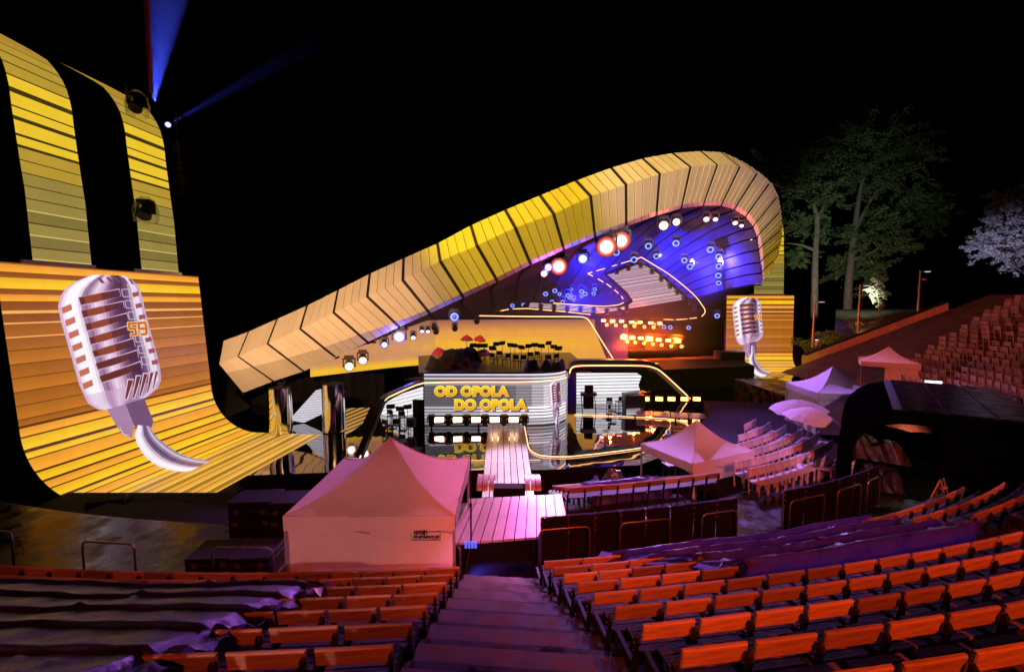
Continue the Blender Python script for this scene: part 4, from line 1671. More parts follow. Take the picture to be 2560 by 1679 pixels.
def umbrella(name, label, tip, r, depth, m, tilt=(0, 0), pole=1.2, n=8, cat='umbrella', group=None, pm='iron'):
    t = thing(name, label, cat, tip, group=group)
    t.rotation_euler = (tilt[0], tilt[1], 0.3)
    mb = MB()
    for k in range(n):
        a, b = 2 * pi * k / n, 2 * pi * (k + 1) / n
        prev = None
        for s in (0.001, .35, .7, 1.0):
            z = -depth * s ** 1.5
            mid = (a + b) / 2
            sag = 0.93 if s > .9 else 1
            cur = [Vector((r * s * cos(a), r * s * sin(a), z)), Vector((r * s * sag * cos(mid), r * s * sag * sin(mid), z * (0.94 if s > .9 else 1))), Vector((r * s * cos(b), r * s * sin(b), z))]
            if prev:
                mb.poly([prev[0], cur[0], cur[1], prev[1]])
                mb.poly([prev[1], cur[1], cur[2], prev[2]])
            prev = cur
    mb.build('canopy', m, t)
    mb = MB()
    mb.cyl((0, 0, 0.06), (0, 0, -pole), 0.02 * max(1, r), n=6)
    mb.build('pole', M[pm], t)
    for k in range(n):
        a = 2 * pi * k / n
        mb = MB()
        mb.bar((r * .98 * cos(a), r * .98 * sin(a), -depth * .97 - .01), (0, 0, -depth * .2), 0.012)
        mb.build('rib', M[pm], t)
    return t


umbrella('stage_umbrella', 'red umbrella floating above the orchestra, left of the upper pair', at_y(1167, 837, 35), 0.56, 0.42, M['umbred'], (0.1, 0), 1.5)
umbrella('stage_umbrella', 'red tilted umbrella floating above the orchestra, right of the upper pair', at_y(1201, 837, 35), 0.52, 0.46, M['umbred'], (0.25, 0.1), 1.5)
umbrella('stage_umbrella', 'red umbrella at the left end of the covered booth', at_y(1094, 868, 33), 0.60, 0.48, M['umbred'], (0.1, -0.2), 1.3)
umbrella('stage_umbrella', 'purple umbrella on the right corner of the covered booth', at_y(1211, 871, 33), 0.66, 0.46, M['umbpurple'], (0.1, 0.1), 1.3)

# blinders standing before the title screen
for i, x in enumerate((1095, 1142, 1188.6, 1236, 1284)):
    p = put(x, 26.2, 0)
    p.z = at_y(x, 1049, 26.2).z
    blinder(p, 23 / FPX * 26.2, ('leftmost', 'second from left', 'middle', 'second from right', 'rightmost')[i] + ' of five white blinders before the title screen', 'blinders before the title screen')
for i, x in enumerate((1079, 1121, 1166, 1212, 1260, 1311)):
    lamp(x, 1052, at_y(x, 1052, 26.3), 'off', 8, 'black moving head between the white blinders before the title screen', 'moving heads between the blinders', tilt=-.9)
mb = MB()
mb.bar(put(1070, 26.35, STG + .42), put(1320, 26.35, STG + .42), 0.25, 0.12)
for x in (1075, 1195, 1315):
    mb.bar(put(x, 26.35, STG), put(x, 26.35, STG + .4), 0.1)
tag(mb.build('lamp_rail', M['black']), 'low black rail carrying the blinders before the title screen', 'rail')
for i, x in enumerate((1620, 1653, 1684, 1717, 1748)):
    p = put(x, 31.0, 0)
    p.z = at_y(x, 997, 31).z
    blinder(p, 17 / FPX * 31, ('leftmost', 'second from left', 'middle', 'second from right', 'rightmost')[i] + ' of five orange blinders right of the piano', 'orange blinders right of the piano', orange=True)
mb = MB()
mb.bar(put(1605, 31.2, at_y(1605, 1004, 31).z), put(1765, 31.2, at_y(1765, 1004, 31).z), 0.14, 0.1)
for x in (1610, 1760):
    mb.bar(put(x, 31.2, STG), put(x, 31.2, at_y(x, 1004, 31).z), 0.08)
tag(mb.build('lamp_rail', M['black']), 'low black rail carrying the five orange blinders', 'rail')

# piano, keyboard rig, chairs in the right box
pz = thing('upright_piano', 'black piano seen from behind in the right band box', 'piano', put(1588, 30.6, STG), 0.15)
mb = MB(); mb.box((0, 0, .75), (1.5, .62, .9)); mb.build('case', M['blackgloss'], pz)
mb = MB(); mb.box((0.05, -.02, 1.34), (1.62, .7, .07), ry=-0.06); mb.build('lid', M['blackgloss'], pz)
for x in (-.68, .68):
    mb = MB(); mb.box((x, 0, .15), (.1, .5, .3)); mb.build('leg', M['blackgloss'], pz)
kz = thing('keyboard_rig', 'tall black keyboard rig standing before the white side screen', 'keyboard', put(1474, 30.4, STG), 0.1)
mb = MB(); mb.box((0, 0, 1.30), (1.05, .45, .22)); mb.build('keyboard', M['blackgloss'], kz)
mb = MB(); mb.box((0, .05, .75), (.62, .5, .9)); mb.build('amplifier', M['black'], kz)
mb = MB(); mb.box((0.02, .02, 1.65), (.52, .4, .5)); mb.build('monitor', M['black'], kz)
for x in (-.48, .48):
    mb = MB(); mb.bar((x, -.2, 0), (x, .2, 1.2), .05); mb.build('leg', M['black'], kz)
for px, D, rz, la in [(1527, 31.5, 2.9, 'black chair left of the piano'), (1552, 31.8, 3.5, 'black chair turned beside the piano'), (1535, 29.0, 1.0, 'low black chair on the wet floor before the piano')]:
    set_chair(put(px, D, STG), rz, la, 'band box chairs')
st = thing('microphone_stand', 'thin microphone stand right of the piano', 'microphone stand', put(1628, 29.8, STG))
mb = MB(); mb.cyl((0, 0, 0), (0, 0, 1.55), .02, n=6); mb.build('post', M['iron'], st)
mb = MB(); mb.cyl((0, 0, 1.5), (0, 0, 1.62), .09, n=10); mb.build('microphone_head', M['iron'], st)
mb = MB(); mb.cyl((0, 0, 0), (0, 0, .04), .2, n=12); mb.build('foot', M['iron'], st)
# furniture of the left box
for px, D, rz, la in [(963, 25.4, 2.6, 'leftmost black chair in the left band box'), (985, 25.6, 3.4, 'second black chair in the left band box'), (1002, 27.4, 3.1, 'black chair at the back of the left band box'), (975, 27.8, 2.8, 'black chair half hidden at the left box screen')]:
    set_chair(put(px, D, STG), rz, la, 'left band box chairs')
for px, D in [(972, 27.0), (995, 26.4), (1015, 26.9)]:
    set_stand(put(px, D, STG), random.uniform(-.5, .5), 'thin music stand in the left band box', 'left band box music stands')
dr = thing('drum', 'dark drum on legs near the title screen edge', 'drum', put(1024, 25.6, STG))
mb = MB(); mb.cyl((0, 0, .35), (0, 0, .85), .28, n=16); mb.build('shell', M['blackgloss'], dr)
for k in range(3):
    mb = MB(); mb.bar((.26 * cos(k * 2.1), .26 * sin(k * 2.1), 0), (.26 * cos(k * 2.1), .26 * sin(k * 2.1), .6), .025); mb.build('leg', M['iron'], dr)
ab = thing('masking_flat', 'tall black flat closing the left edge of the title screen', 'panel', put(1044, 27.6, STG), 0)
mb = MB(); mb.box((0, 0, .75), (.75, .25, 1.5)); mb.build('board', M['black'], ab)
mb = MB(); mb.box((0, .2, .05), (.8, .5, .1)); mb.build('foot', M['black'], ab)
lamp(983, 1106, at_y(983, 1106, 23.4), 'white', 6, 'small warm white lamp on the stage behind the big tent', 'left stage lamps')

# ------------------------------------------------------------------ neon loop on the stage floor
fl_n = lambda x, y: at_z(x, y, STG + 0.05)
nl = thing('floor_neon', 'thin neon line looping over the dark mirror floor', 'neon line', (6, 24, STG), world=True)
neon([smooth([(1310, 1056), (1316, 1090), (1322, 1118), (1336, 1132), (1360, 1139), (1413, 1141), (1460, 1137), (1513, 1131), (1607, 1118), (1670, 1100), (1708, 1085), (1721, 1070), (1716, 1058), (1695, 1050), (1667, 1046), (1550, 1040), (1436, 1036)])], fl_n, 0.02, nl)
neon([[(1040, 1152), (1120, 1151), (1210, 1150), (1290, 1150), (1350, 1149)]], fl_n, 0.018, nl, 'neonpink')

# ------------------------------------------------------------------ catwalk over the mirror floor and the front deck
cw = thing('catwalk', 'slatted catwalk running from the title screen to the front deck', 'catwalk', (0, 22.5, STG), world=True)
NP_ = 7
zc = STG + 0.07
for k in range(NP_):
    def edge(t, y):
        return at_z(lerp(lerp(1220, 1310, t), lerp(1207, 1332, t), (y - 1062) / (1207 - 1062)), y, zc)
    t0, t1 = k / NP_ + .008, (k + 1) / NP_ - .008
    mb = MB()
    mb.prism([edge(t0, 1062), edge(t1, 1062), edge(t1, 1242), edge(t0, 1242)], (0, 0, -0.05))
    mb.build('plank', M['deck'], cw)
DKZ = 0.11
dk = thing('front_deck', 'pale planked show deck with rounded shoulders at the promenade', 'stage deck', (0, 12, PROM), world=True)
fx = [(lerp(1118, 1425, k / 11), lerp(1358, 1335, k / 11)) for k in range(12)]
bx = [(lerp(1172, 1405, k / 11), lerp(1246, 1234, k / 11)) for k in range(12)]
gap = 0.018
for k in range(11):
    def dp(a, b, t, z=DKZ):
        return at_z(lerp(a[0], b[0], t), lerp(a[1], b[1], t), z)
    q = [dp(fx[k], fx[k + 1], .05), dp(fx[k], fx[k + 1], .95), dp(bx[k], bx[k + 1], .95), dp(bx[k], bx[k + 1], .05)]
    mb = MB()
    mb.prism(q, (0, 0, -0.06))
    mb.build('plank', M['deck'], dk)
mb = MB()
a, b = at_z(*fx[0], DKZ), at_z(*fx[-1], DKZ)
c, d = at_z(*bx[-1], DKZ), at_z(*bx[0], DKZ)
mb.prism([a + Vector((0, .03, -.07)), b + Vector((0, .03, -.07)), c + Vector((0, 0, -.07)), d + Vector((0, 0, -.07))], (0, 0, PROM - DKZ + 0.07))
mb.build('deck_skirt', M['black'], dk)
# rounded shoulders that roll from the deck up and over towards the stage
for (x0, x1, n) in ((1188, 1234, 3), (1313, 1356, 3)):
    for k in range(n):
        mb = MB()
        rows = []
        for j in range(13):
            t = j / 12 * pi * 0.92
            yy = 13.35 + 0.75 * (1 - cos(t)) + 0.1
            zz = DKZ + 0.02 + 0.24 * sin(t) - (0.25 * max(0, t - pi / 2))
            xa = (lerp(x0, x1, (k + .05) / n) - 1280) / FPX * 13.5
            xb = (lerp(x0, x1, (k + .95) / n) - 1280) / FPX * 13.5
            rows.append([Vector((xa, yy, zz)), Vector((xb, yy, zz))])
        mb.grid(rows, flip=True)
        mb.build('shoulder_plank', M['deck'], dk, smooth=True)
mb = MB()
mb.box((-0.09, 13.75, DKZ - .30), (1.02, .4, .72))
mb.build('step_riser', M['black'], dk)

# walkway to the right with its little ramp
wk = thing('side_walkway', 'narrow yellowish planked walkway running right from the band box', 'walkway', (12, 29, STG), world=True)
zz = -1.25
A0, A1, B0, B1 = at_z(1590, 1026, zz), at_z(1590, 1036, zz), at_z(1900, 1039, zz), at_z(1908, 1053, zz)
for k in range(7):
    t0, t1 = k / 7 + .004, (k + 1) / 7 - .004
    mb = MB()
    mb.prism([lerp(A0, B0, t0), lerp(A0, B0, t1), lerp(A1, B1, t1), lerp(A1, B1, t0)], (0, 0, -.08))
    mb.build('plank', M['deck'], wk)
R0, R1 = at_z(1962, 1008, 0.2), at_z(1990, 1012, 0.2)
for k, (p, q) in enumerate(((B0, R0), (B1, R1))):
    mb = MB()
    mb.bar(p, q, .22, .08)
    mb.build('ramp_edge', M['deck'], wk)
mb = MB()
mb.poly([B0 + Vector((0, 0, -.05)), R0 + Vector((0, 0, -.05)), R1 + Vector((0, 0, -.05)), B1 + Vector((0, 0, -.05))])
mb.build('ramp_board', M['black'], wk)
for k in range(4):
    t = k / 3
    mb = MB()
    mb.bar(lerp(A1, B1, t) + Vector((0, .2, -.08)), lerp(A1, B1, t) + Vector((0, .2, PIT - zz)), .08)
    mb.build('support', M['black'], wk)

# ------------------------------------------------------------------ bench rows
PLW = 0.57


def plank_mesh(w, h, t):
    mb = MB()
    e = 0.012
    # chamfered board in the x-z plane
    ys = (-t / 2, t / 2)
    o = [(-w / 2, -h / 2), (w / 2, -h / 2), (w / 2, h / 2), (-w / 2, h / 2)]
    i = [(x - math.copysign(e, x), z - math.copysign(e, z)) for x, z in o]
    vs = [(x, ys[0], z) for x, z in i] + [(x, ys[0] + e, z) for x, z in o] + [(x, ys[1], z) for x, z in o]
    fs = [(0, 1, 2, 3), (11, 10, 9, 8)]
    for a in range(4):
        b = (a + 1) % 4
        fs += [(a, a + 4, b + 4, b), (a + 4, a + 8, b + 8, b + 4)]
    mb.mesh(vs, [f[::-1] for f in fs])
    return mb.data('plank')


PL_BACK = plank_mesh(PLW - 0.010, 0.185, 0.035)
PL_BACK.materials.append(M['wood'])
mbx = MB(); mbx.box((0, 0, 0), (PLW - 0.04, 0.075, 0.028)); PL_SLAT = mbx.data('seat_slat'); PL_SLAT.materials.append(M['woodshaded'])
mbx = MB()
ax = -0.055
mbx.bar((ax, -0.03, 0), (ax, -0.085, 0.50), .05, .05)
mbx.bar((ax, -0.085, 0.48), (ax, -0.128, 0.755), .052, .035)
c0 = [(ax - .025, -.145, .752), (ax + .025, -.145, .752), (ax + .025, -.113, .752), (ax - .025, -.113, .752)]
mbx.mesh(c0 + [(ax, -.130, .80)], [(0, 1, 4), (1, 2, 4), (2, 3, 4), (3, 0, 4)])
mbx.bar((ax, -0.04, 0.40), (ax, 0.40, 0.40), .045, .05)
mbx.bar((ax, 0.38, 0.0), (ax, 0.38, 0.41), .045, .045)
for zz_ in (.60, .68):
    mbx.box((ax, -.125, zz_), (.085, .03, .016))
BR_MESH = mbx.data('bracket'); BR_MESH.materials.append(M['iron'])
mbx = MB(); mbx.box((0, 0, 0.0), (PLW - .03, 0.34, 0.03)); SEAT_ONE = mbx.data('seat_board'); SEAT_ONE.materials.append(M['woodshaded'])


def bench_row(label, s0, s1, k, d0=None, zfun=None, detail=True, group='upper bench rows', skip=None):
    """one row along the curve from arc position s0 to s1; seats face the stage, backs face uphill"""
    d = ROW_P * k if d0 is None else d0
    f0 = on_tier(s0, d)
    z0 = tier_z(s0, k) if zfun is None else zfun
    t = thing('bench_row', label, 'bench row', Vector((f0.x, f0.y, z0)), group=group, world=False)
    org = Vector((f0.x, f0.y, z0))
    x, y, th = base_curve(s0)
    scale = 1 - d / 46.0 if s0 < 13 else 1 + d / 22.0
    n = max(1, int((s1 - s0) * abs(1 + d * (-1 / 46.0 if False else 0)) / PLW))
    rnd = random.Random(int(100 * s0) + k * 7)
    for i in range(n + 1):
        s = s0 + (s1 - s0) * i / n
        th = base_curve(s)[2]
        p = on_tier(s, d, z0) - org
        o = link('bracket', BR_MESH, None, t)
        o.location = p
        o.rotation_euler = (0, 0, th)
        if i == n:
            break
        sm = s0 + (s1 - s0) * (i + .5) / n
        th = base_curve(sm)[2]
        L = (s1 - s0) / n
        c = on_tier(sm, d, z0) - org
        up = Vector((sin(th), -cos(th), 0))         # outward
        if skip and skip(i, n):
            continue
        o = link('back_plank', PL_BACK, None, t)
        o.location = c + up * 0.055 + Vector((0, 0, 0.725 + rnd.uniform(-.005, .005)))
        o.rotation_euler = (0.16 + rnd.uniform(-.02, .02), rnd.uniform(-.006, .006), th)
        o.scale = (L / PLW, 1, 1)
        if detail:
            for j in range(4):
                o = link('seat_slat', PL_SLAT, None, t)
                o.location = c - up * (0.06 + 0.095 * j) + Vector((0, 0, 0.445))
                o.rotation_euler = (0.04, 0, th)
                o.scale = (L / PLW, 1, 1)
        else:
            o = link('seat_board', SEAT_ONE, None, t)
            o.location = c - up * 0.2 + Vector((0, 0, 0.445))
            o.rotation_euler = (0.04, 0, th)
            o.scale = (L / PLW, 1, 1)
    return t


def s_at_x(X, d):
    """arc position whose offset point has this x"""
    lo, hi = -16.0, 40.0
    for _ in range(40):
        m = (lo + hi) / 2
        if on_tier(m, d).x < X:
            lo = m
        else:
            hi = m
    return (lo + hi) / 2


ORD = ['lowest', 'second lowest', 'third', 'fourth', 'fifth', 'sixth', 'seventh', 'eighth', 'ninth', 'tenth', 'eleventh', 'twelfth', 'thirteenth', 'fourteenth', 'fifteenth', 'sixteenth', 'seventeenth', 'eighteenth', 'nineteenth', 'twentieth', 'twenty-first', 'highest']
# left block: rows end at the aisle; a dark tarpaulin hides the far left of the middle rows
for k in range(8):
    d = ROW_P * k
    xe = -1.02 - 0.012 * k
    xs = [-11.2, -10.4, -3.9, -3.7, -3.6, -3.5, -3.5, -3.4][k]
    bench_row(ORD[k] + ' wooden bench row left of the aisle steps, counted from the big tent', s_at_x(xs, d), s_at_x(xe, d), k, group='bench rows left of the aisle')
# right block
for k in range(9):
    d = ROW_P * k
    xs = 0.62 + 0.11 * k
    if k < 4:
        xe = [2.2, 2.9, 3.2, 3.6][k]
    else:
        xe = [9.3, 8.6, 8.0, 7.4, 6.6][k - 4]
    bench_row(ORD[k] + ' wooden bench row right of the aisle steps, counted from the black barrier', s_at_x(xs, d), s_at_x(xe, d), k, group='bench rows right of the aisle')
# further block in front of the black booth
for k in range(4):
    d = ROW_P * k
    bench_row(['first', 'second', 'third', 'fourth'][k] + ' bench row before the black booth, counted from the booth', s_at_x([8.2, 8.9, 9.8, 10.8][k], d), s_at_x([12.6, 13.2, 14.2, 15.0][k], d), k, group='bench rows before the booth')

# aisle: dark ramp with concrete step slabs on it
mb = MB()
rows = []
for i in range(24):
    k = i * 0.5 - .6
    d = -0.30 + ROW_P * k
    y = on_tier(5.2, d).y
    z = 0.10 + ROW_R * k + 0.15
    rows.append([Vector((-1.08 - 0.01 * k, y + .08, z)), Vector((0.62 + 0.105 * k, y - .08, z))])
mb.grid(rows)
tag(mb.build('aisle_ramp', M['terrace']), kind='structure')
rnd = random.Random(77)
for i in range(21):
    k = i * 0.5
    d = -0.30 + ROW_P * k
    y = on_tier(5.2, d).y
    z = 0.10 + ROW_R * k + 0.25 + (0.03 if i % 2 == 0 else -0.035)
    xl, xr = -1.0 - 0.008 * k, 0.56 + 0.105 * k
    w = xr - xl
    mb = MB()
    dep = 0.33
    cx, cy = (xl + xr) / 2, y - 0.10
    n = 8
    fr = [(-w / 2 + w * q / n, dep / 2 + rnd.uniform(-.008, .008)) for q in range(n + 1)]
    bk = [(w / 2 - w * q / n, -dep / 2 + rnd.uniform(-.006, .006)) for q in range(n + 1)]
    cs_, sn_ = cos(-.09), sin(-.09)
    ring = [Vector((cx + x * cs_ + y_ * sn_ * 0 + 0, cy + y_ + x * sn_ * 1.0, z - 0.30)) for x, y_ in fr + bk]
    mb.prism(ring[::-1], (0, 0, 0.30))
    o = mb.build('aisle_step', M['concrete'] if i % 2 == 0 else M['concretedark'])
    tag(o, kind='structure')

# ------------------------------------------------------------------ tarpaulins over benches
def tarp_over(label, s0, s1, k0, k1, m, seed, ragged=0.25, zf=None, lift=0.88, group=None, dd=0.0, pitch=ROW_P, drop=0.10, tail=0.5):
    """sheet stretched over the backs of bench rows k0..k1 between two lines across them"""
    rnd = random.Random(seed)
    prof = []
    for k in range(k0, k1 + 1):
        base = (0.10 + ROW_R * k) if zf is None else zf(k)
        if k == k0:
            prof += [(k - 0.66, base + 0.34), (k - 0.52, base + 0.50), (k - 0.25, base + lift - 0.16)]
        prof += [(k - 0.03, base + lift - 0.012), (k + 0.01, base + lift), (k + 0.06, base + lift - 0.015), (k + 0.10, base + lift - drop)]
        if k < k1:
            nb = ((0.10 + ROW_R * (k + 1)) if zf is None else zf(k + 1)) + lift
            for f in (.25, .45, .65, .85):
                t = (f - .10) / .90
                prof.append((k + f, lerp(base + lift - drop, nb - 0.01, t) - 0.4 * drop * sin(pi * t)))
    prof.append((k1 + 0.14, prof[-1][1] - tail))
    cols = 110
    ph = [rnd.uniform(0, 6.3) for _ in range(6)]
    rows = []
    for k, z0 in prof:
        d = dd + pitch * k
        a, b = s_at_x(s0(k), d) + rnd.uniform(-ragged, ragged), s_at_x(s1(k), d) + rnd.uniform(-ragged, ragged)
        r = []
        for j in range(cols + 1):
            t = j / cols
            s = lerp(a, b, t)
            z = z0 + 0.020 * sin(1.9 * s + ph[0] + 0.7 * k) + 0.006 * sin(9.7 * s + ph[1] + 3 * k) + rnd.uniform(-.003, .003)
            if 1.5 < j < cols - 1.5 and rnd.random() < 0.012:
                z += 0.045
            if t < 0.03 or t > 0.97:
                z -= 0.16 * rnd.random()
            r.append(on_tier(s, d + 0.010 * sin(5 * s + ph[2]) + rnd.uniform(-.004, .004), z))
        rows.append(r)
    mb = MB()
    mb.grid(rows)
    o = mb.build('tarpaulin', m, smooth=True)
    tag(o, label, 'tarpaulin', group)
    return o


tarp_over('dark violet-lit tarpaulin spread over the bench rows at lower left', lambda k: -13.5, lambda k: -2.95 - 0.02 * (k - 2), 2, 7, M['tarpdark'], 5, 0.05, lift=0.90, tail=0.3, drop=0.035)
tarp_over('crumpled clear plastic sheet over the bench rows right of the aisle', lambda k: 2.0 + 0.55 * max(0, k), lambda k: 8.6 + 0.1 * k, 0, 3, M['tarp'], 9, 0.25, lift=0.90)

# ------------------------------------------------------------------ lower tier benches and sheets
def lowz(j):
    return PROM - 0.30 * j


for j in range(5):
    d = -4.55 - 0.75 * j
    bench_row(ORD[j] + ' lower tier bench row behind the black barrier, counted from it', s_at_x(1.75 - 0.05 * j, d), s_at_x([6.9, 6.2, 5.8, 5.2, 4.9][j], d), 0, d0=d, zfun=lowz(j), detail=False, group='lower tier bench rows')
tarp_over('crumpled violet-lit plastic sheet over the lower tier benches', lambda k: 2.6, lambda k: 5.2, 1, 3, M['tarp'], 14, 0.25, zf=lowz, lift=0.86, dd=-4.55, pitch=-0.75, tail=0.3)

# ------------------------------------------------------------------ tents
def tent(label, c, sx, sy, rz, eave, peak, walls, leg_list=(0, 1, 2, 3), z=PROM, wall_low=0.02, seed=1):
    """pop-up tent in its own frame: corners 0..3 = (-,-) (+,-) (+,+) (-,+); walls = sides (0 = front y-) with part span"""
    rnd = random.Random(seed)
    t = thing('pop_up_tent', label, 'tent', (c[0], c[1], z), rz)
    hx, hy = sx / 2, sy / 2
    C = [Vector((-hx, -hy, eave)), Vector((hx, -hy, eave)), Vector((hx, hy, eave)), Vector((-hx, hy, eave))]
    P = Vector((0, 0, peak))
    n = 10
    for i in range(4):
        a, b = C[i], C[(i + 1) % 4]
        mb = MB()
        rows = []
        for r in range(n + 1):
            v = r / n                                  # 0 eave .. 1 peak
            row = []
            for k in range(n + 1):
                u = k / n
                e = lerp(a, b, u)
                q = lerp(e, P, v)
                sag = 0.22 * (peak - eave) * sin(pi * v) ** 1.0     # concave sweep along the hips
                mid = 4 * u * (1 - u)
                q.z -= sag * (1 - 0.15 * mid) + (0.05 * mid * (1 - v) if v < 1 else 0) * 0.4
                q.z += rnd.uniform(-.004, .004)
                row.append(q)
            rows.append(row)
        mb.grid(rows)
        mb.build('roof_panel', M['tent'], t, smooth=True)
        # valance
        mb = MB()
        nv = 14
        vr = [[], []]
        outw = (lerp(a, b, .5) * 1.0)
        outw.z = 0
        outw.normalize()
        for k in range(nv + 1):
            u = k / nv
            e = lerp(a, b, u)
            mid = 4 * u * (1 - u)
            e.z -= 0.05 * mid * 0.4
            vr[0].append(e + outw * 0.01)
            vr[1].append(e + Vector((0, 0, -0.31)) + outw * (0.012 + 0.012 * sin(9 * u + i) + rnd.uniform(-.006, .006)))
        mb.grid(vr[::-1])
        mb.build('valance', M['tent'], t, smooth=True)
    for i, (u0, u1) in walls.items():
        a, b = C[i], C[(i + 1) % 4]
        mb = MB()
        rows = []
        nx, nz = 26, 10
        inw = -lerp(a, b, .5)
        inw.z = 0
        inw.normalize()
        for r in range(nz + 1):
            v = r / nz
            row = []
            for k in range(nx + 1):
                u = lerp(u0, u1, k / nx)
                e = lerp(a, b, u) + inw * 0.03
                fold = 0.09 * sin(9 * u + 1.3 * i + 2.6 * v) * (1 - v) + 0.05 * sin(21 * u - 4 * v + i) * (1 - v) + 0.02 * sin(47 * u + 6 * v)
                row.append(e + inw * (fold * 0.6 + 0.02) + Vector((0, 0, -(1 - v) * (eave - wall_low) - 0.10)) + inw * 0.06 * (1 - v) * sin(pi * k / nx))
            rows.append(row)
        mb.grid(rows)
        mb.build('side_wall', M['tent'], t, smooth=True)
    for i in range(4):                                 # sewn hip seams
        path = []
        for r in range(n + 1):
            v = r / n
            q = lerp(C[i], P, v)
            q.z -= 0.22 * (peak - eave) * sin(pi * v)
            path.append(q + Vector((0, 0, .006)))
        mb = MB()
        mb.tube(path, 0.011, 5)
        mb.build('hip_seam', M['tent'], t, smooth=True)
    for i in leg_list:
        mb = MB()
        c_ = C[i]
        mb.bar((c_.x * .985, c_.y * .985, 0), (c_.x * .985, c_.y * .985, eave - .05), .05)
        mb.build('leg', M['tentleg'], t)
        mb = MB()
        mb.box((c_.x * .985, c_.y * .985, .015), (.14, .14, .03))
        mb.build('foot_plate', M['tentleg'], t)
    # scissor frame under the roof
    for i in range(4):
        a, b = C[i] * 1.0, C[(i + 1) % 4] * 1.0
        mb = MB()
        mb.bar(a * .98 + Vector((0, 0, -.06)), lerp(a, b, .5) * .98 + Vector((0, 0, -.36)), .025)
        mb.bar(lerp(a, b, .5) * .98 + Vector((0, 0, -.06)), b * .98 + Vector((0, 0, -.36)), .025)
        o = mb.build('scissor_bar', M['tentleg'], t)
    return t


EV = 2.07
t1 = tent('large white tent nearest the camera, glowing salmon pink, closed front', (-2.98, 10.55), 3.55, 3.45, 0.012, EV, EV + 1.12, {0: (0, 1), 3: (0, 1)}, z=PROM, seed=2)
# maker's name on the front valance
vx0, vx1 = at_y(1030, 1328, 8.75), at_y(1101, 1347, 8.75)
tp = thing('dummy', 'x', 'x')
bpy.data.objects.remove(tp)


def print_part(body, x0, x1, y0, y1, D, parent):
    before = set(bpy.data.objects)
    text_part('printed_name', body, x0, x1, y0, y1, D, None, [(0.0, 0.0, M['ink'], None)])
    for o in set(bpy.data.objects) - before:
        o.parent = parent
        o.matrix_parent_inverse = (Matrix.Translation(parent.location) @ parent.rotation_euler.to_matrix().to_4x4()).inverted()


VD = 8.775
print_part('sprz\u0119t', 1035, 1068, 1325, 1337, VD, t1)
print_part('eventowy.pl', 1034, 1098, 1336, 1346.5, VD, t1)
mb = MB()
fr = [(1027, 1331), (1027, 1349), (1101, 1349), (1101, 1328), (1072, 1328.5)]
for a, b in zip(fr, fr[1:]):
    pa, pb = at_y(*a, VD - .004), at_y(*b, VD - .004)
    mb.bar(pa, pb, .006, .014, up=(0, 1, 0.001))
o = mb.build('printed_frame', M['ink'], t1)
o.matrix_parent_inverse = (Matrix.Translation(t1.location) @ t1.rotation_euler.to_matrix().to_4x4()).inverted()

t2c, t2r, t2l = at_z(1730, 1163, -1.7 + 2.1), at_z(1880, 1124, -1.7 + 2.1), at_z(1607, 1107, -1.7 + 2.1)
ang = atan2(t2r.y - t2c.y, t2r.x - t2c.x)
sx2, sy2 = (t2r - t2c).length, (t2l - t2c).length
cc = (t2r + t2l) / 2
t2 = tent('white tent with one corner towards the camera among the lower benches', (cc.x, cc.y), sx2 * .97, sy2 * .97, ang * .6 + (atan2(t2l.y - t2c.y, t2l.x - t2c.x) - pi / 2) * .4, 2.1, 3.15, {0: (0, 1)}, z=-1.7, seed=3)
t3 = tent('violet lit closed tent beside the parasols on the right', (16.6, 22.6), 3.0, 3.0, -0.10, 2.1, 3.2, {0: (0, 1), 3: (0, 1)}, seed=4)
t4 = tent('open pinkish red tent farthest right below the rows of chairs', (24.6, 28.6), 2.9, 2.6, -0.62, 2.1, 3.0, {0: (.42, 1)}, z=0.2, seed=5)

umbrella('parasol', 'pale pink parasol, farther of two between tent and booth', at_z(1996, 1000, 1.75), 1.15, 0.45, M['parasol'], (0.05, -.12), 2.2, cat='parasol', pm='tentleg')
umbrella('parasol', 'pale violet parasol, nearer of two between tent and booth', at_z(2034, 1018, 1.75), 1.1, 0.55, M['parasol'], (0.1, 0.1), 2.2, cat='parasol', pm='tentleg')

# ------------------------------------------------------------------ black barriers along the promenade
def barrier(label, s0, s1, n, seed):
    rnd = random.Random(seed)
    a = on_tier(s0, -2.0, PROM)
    t = thing('covered_barrier', label, 'barrier', a, world=True)
    pts = [on_tier(lerp(s0, s1, i / n), -2.0, PROM) for i in range(n + 1)]
    for i in range(n):
        p, q = pts[i], pts[i + 1]
        d = (q - p)
        L = d.length
        d.normalize()
        nn = Vector((d.y, -d.x, 0))
        mb = MB()
        rows = []
        for r in range(5):
            z = 1.22 * r / 4
            rows.append([p + d * (L * (0.01 + .98 * k / 8)) + nn * (0.012 * sin(3 * k + r + i) + rnd.uniform(-.008, .008)) + Vector((0, 0, z + (rnd.uniform(-.02, .012) if r == 4 else 0))) for k in range(9)])
        mb.grid(rows)
        mb.build('cover_panel', M['tarpblack'], t, smooth=True)
        mb = MB()
        mb.tube([p + Vector((0, 0, 0)) + nn * -.03, p + nn * -.03 + Vector((0, 0, 1.2))], .022, 6)
        mb.build('post', M['pipe'], t)
        mb = MB()
        mb.tube([p + d * (L * k / 8) + nn * 0.0 + Vector((0, 0, 1.225 + rnd.uniform(-.012, .012))) for k in range(9)], 0.014, 5)
        mb.build('top_hem', M['tarp'], t)
        for k in range(3):
            mb = MB()
            mb.box(p + d * (L * .02) + nn * .02 + Vector((0, 0, 1.12 - .16 * k)), (.018, .018, .02))
            mb.build('cable_tie', M['amberpin'], t)
    return t


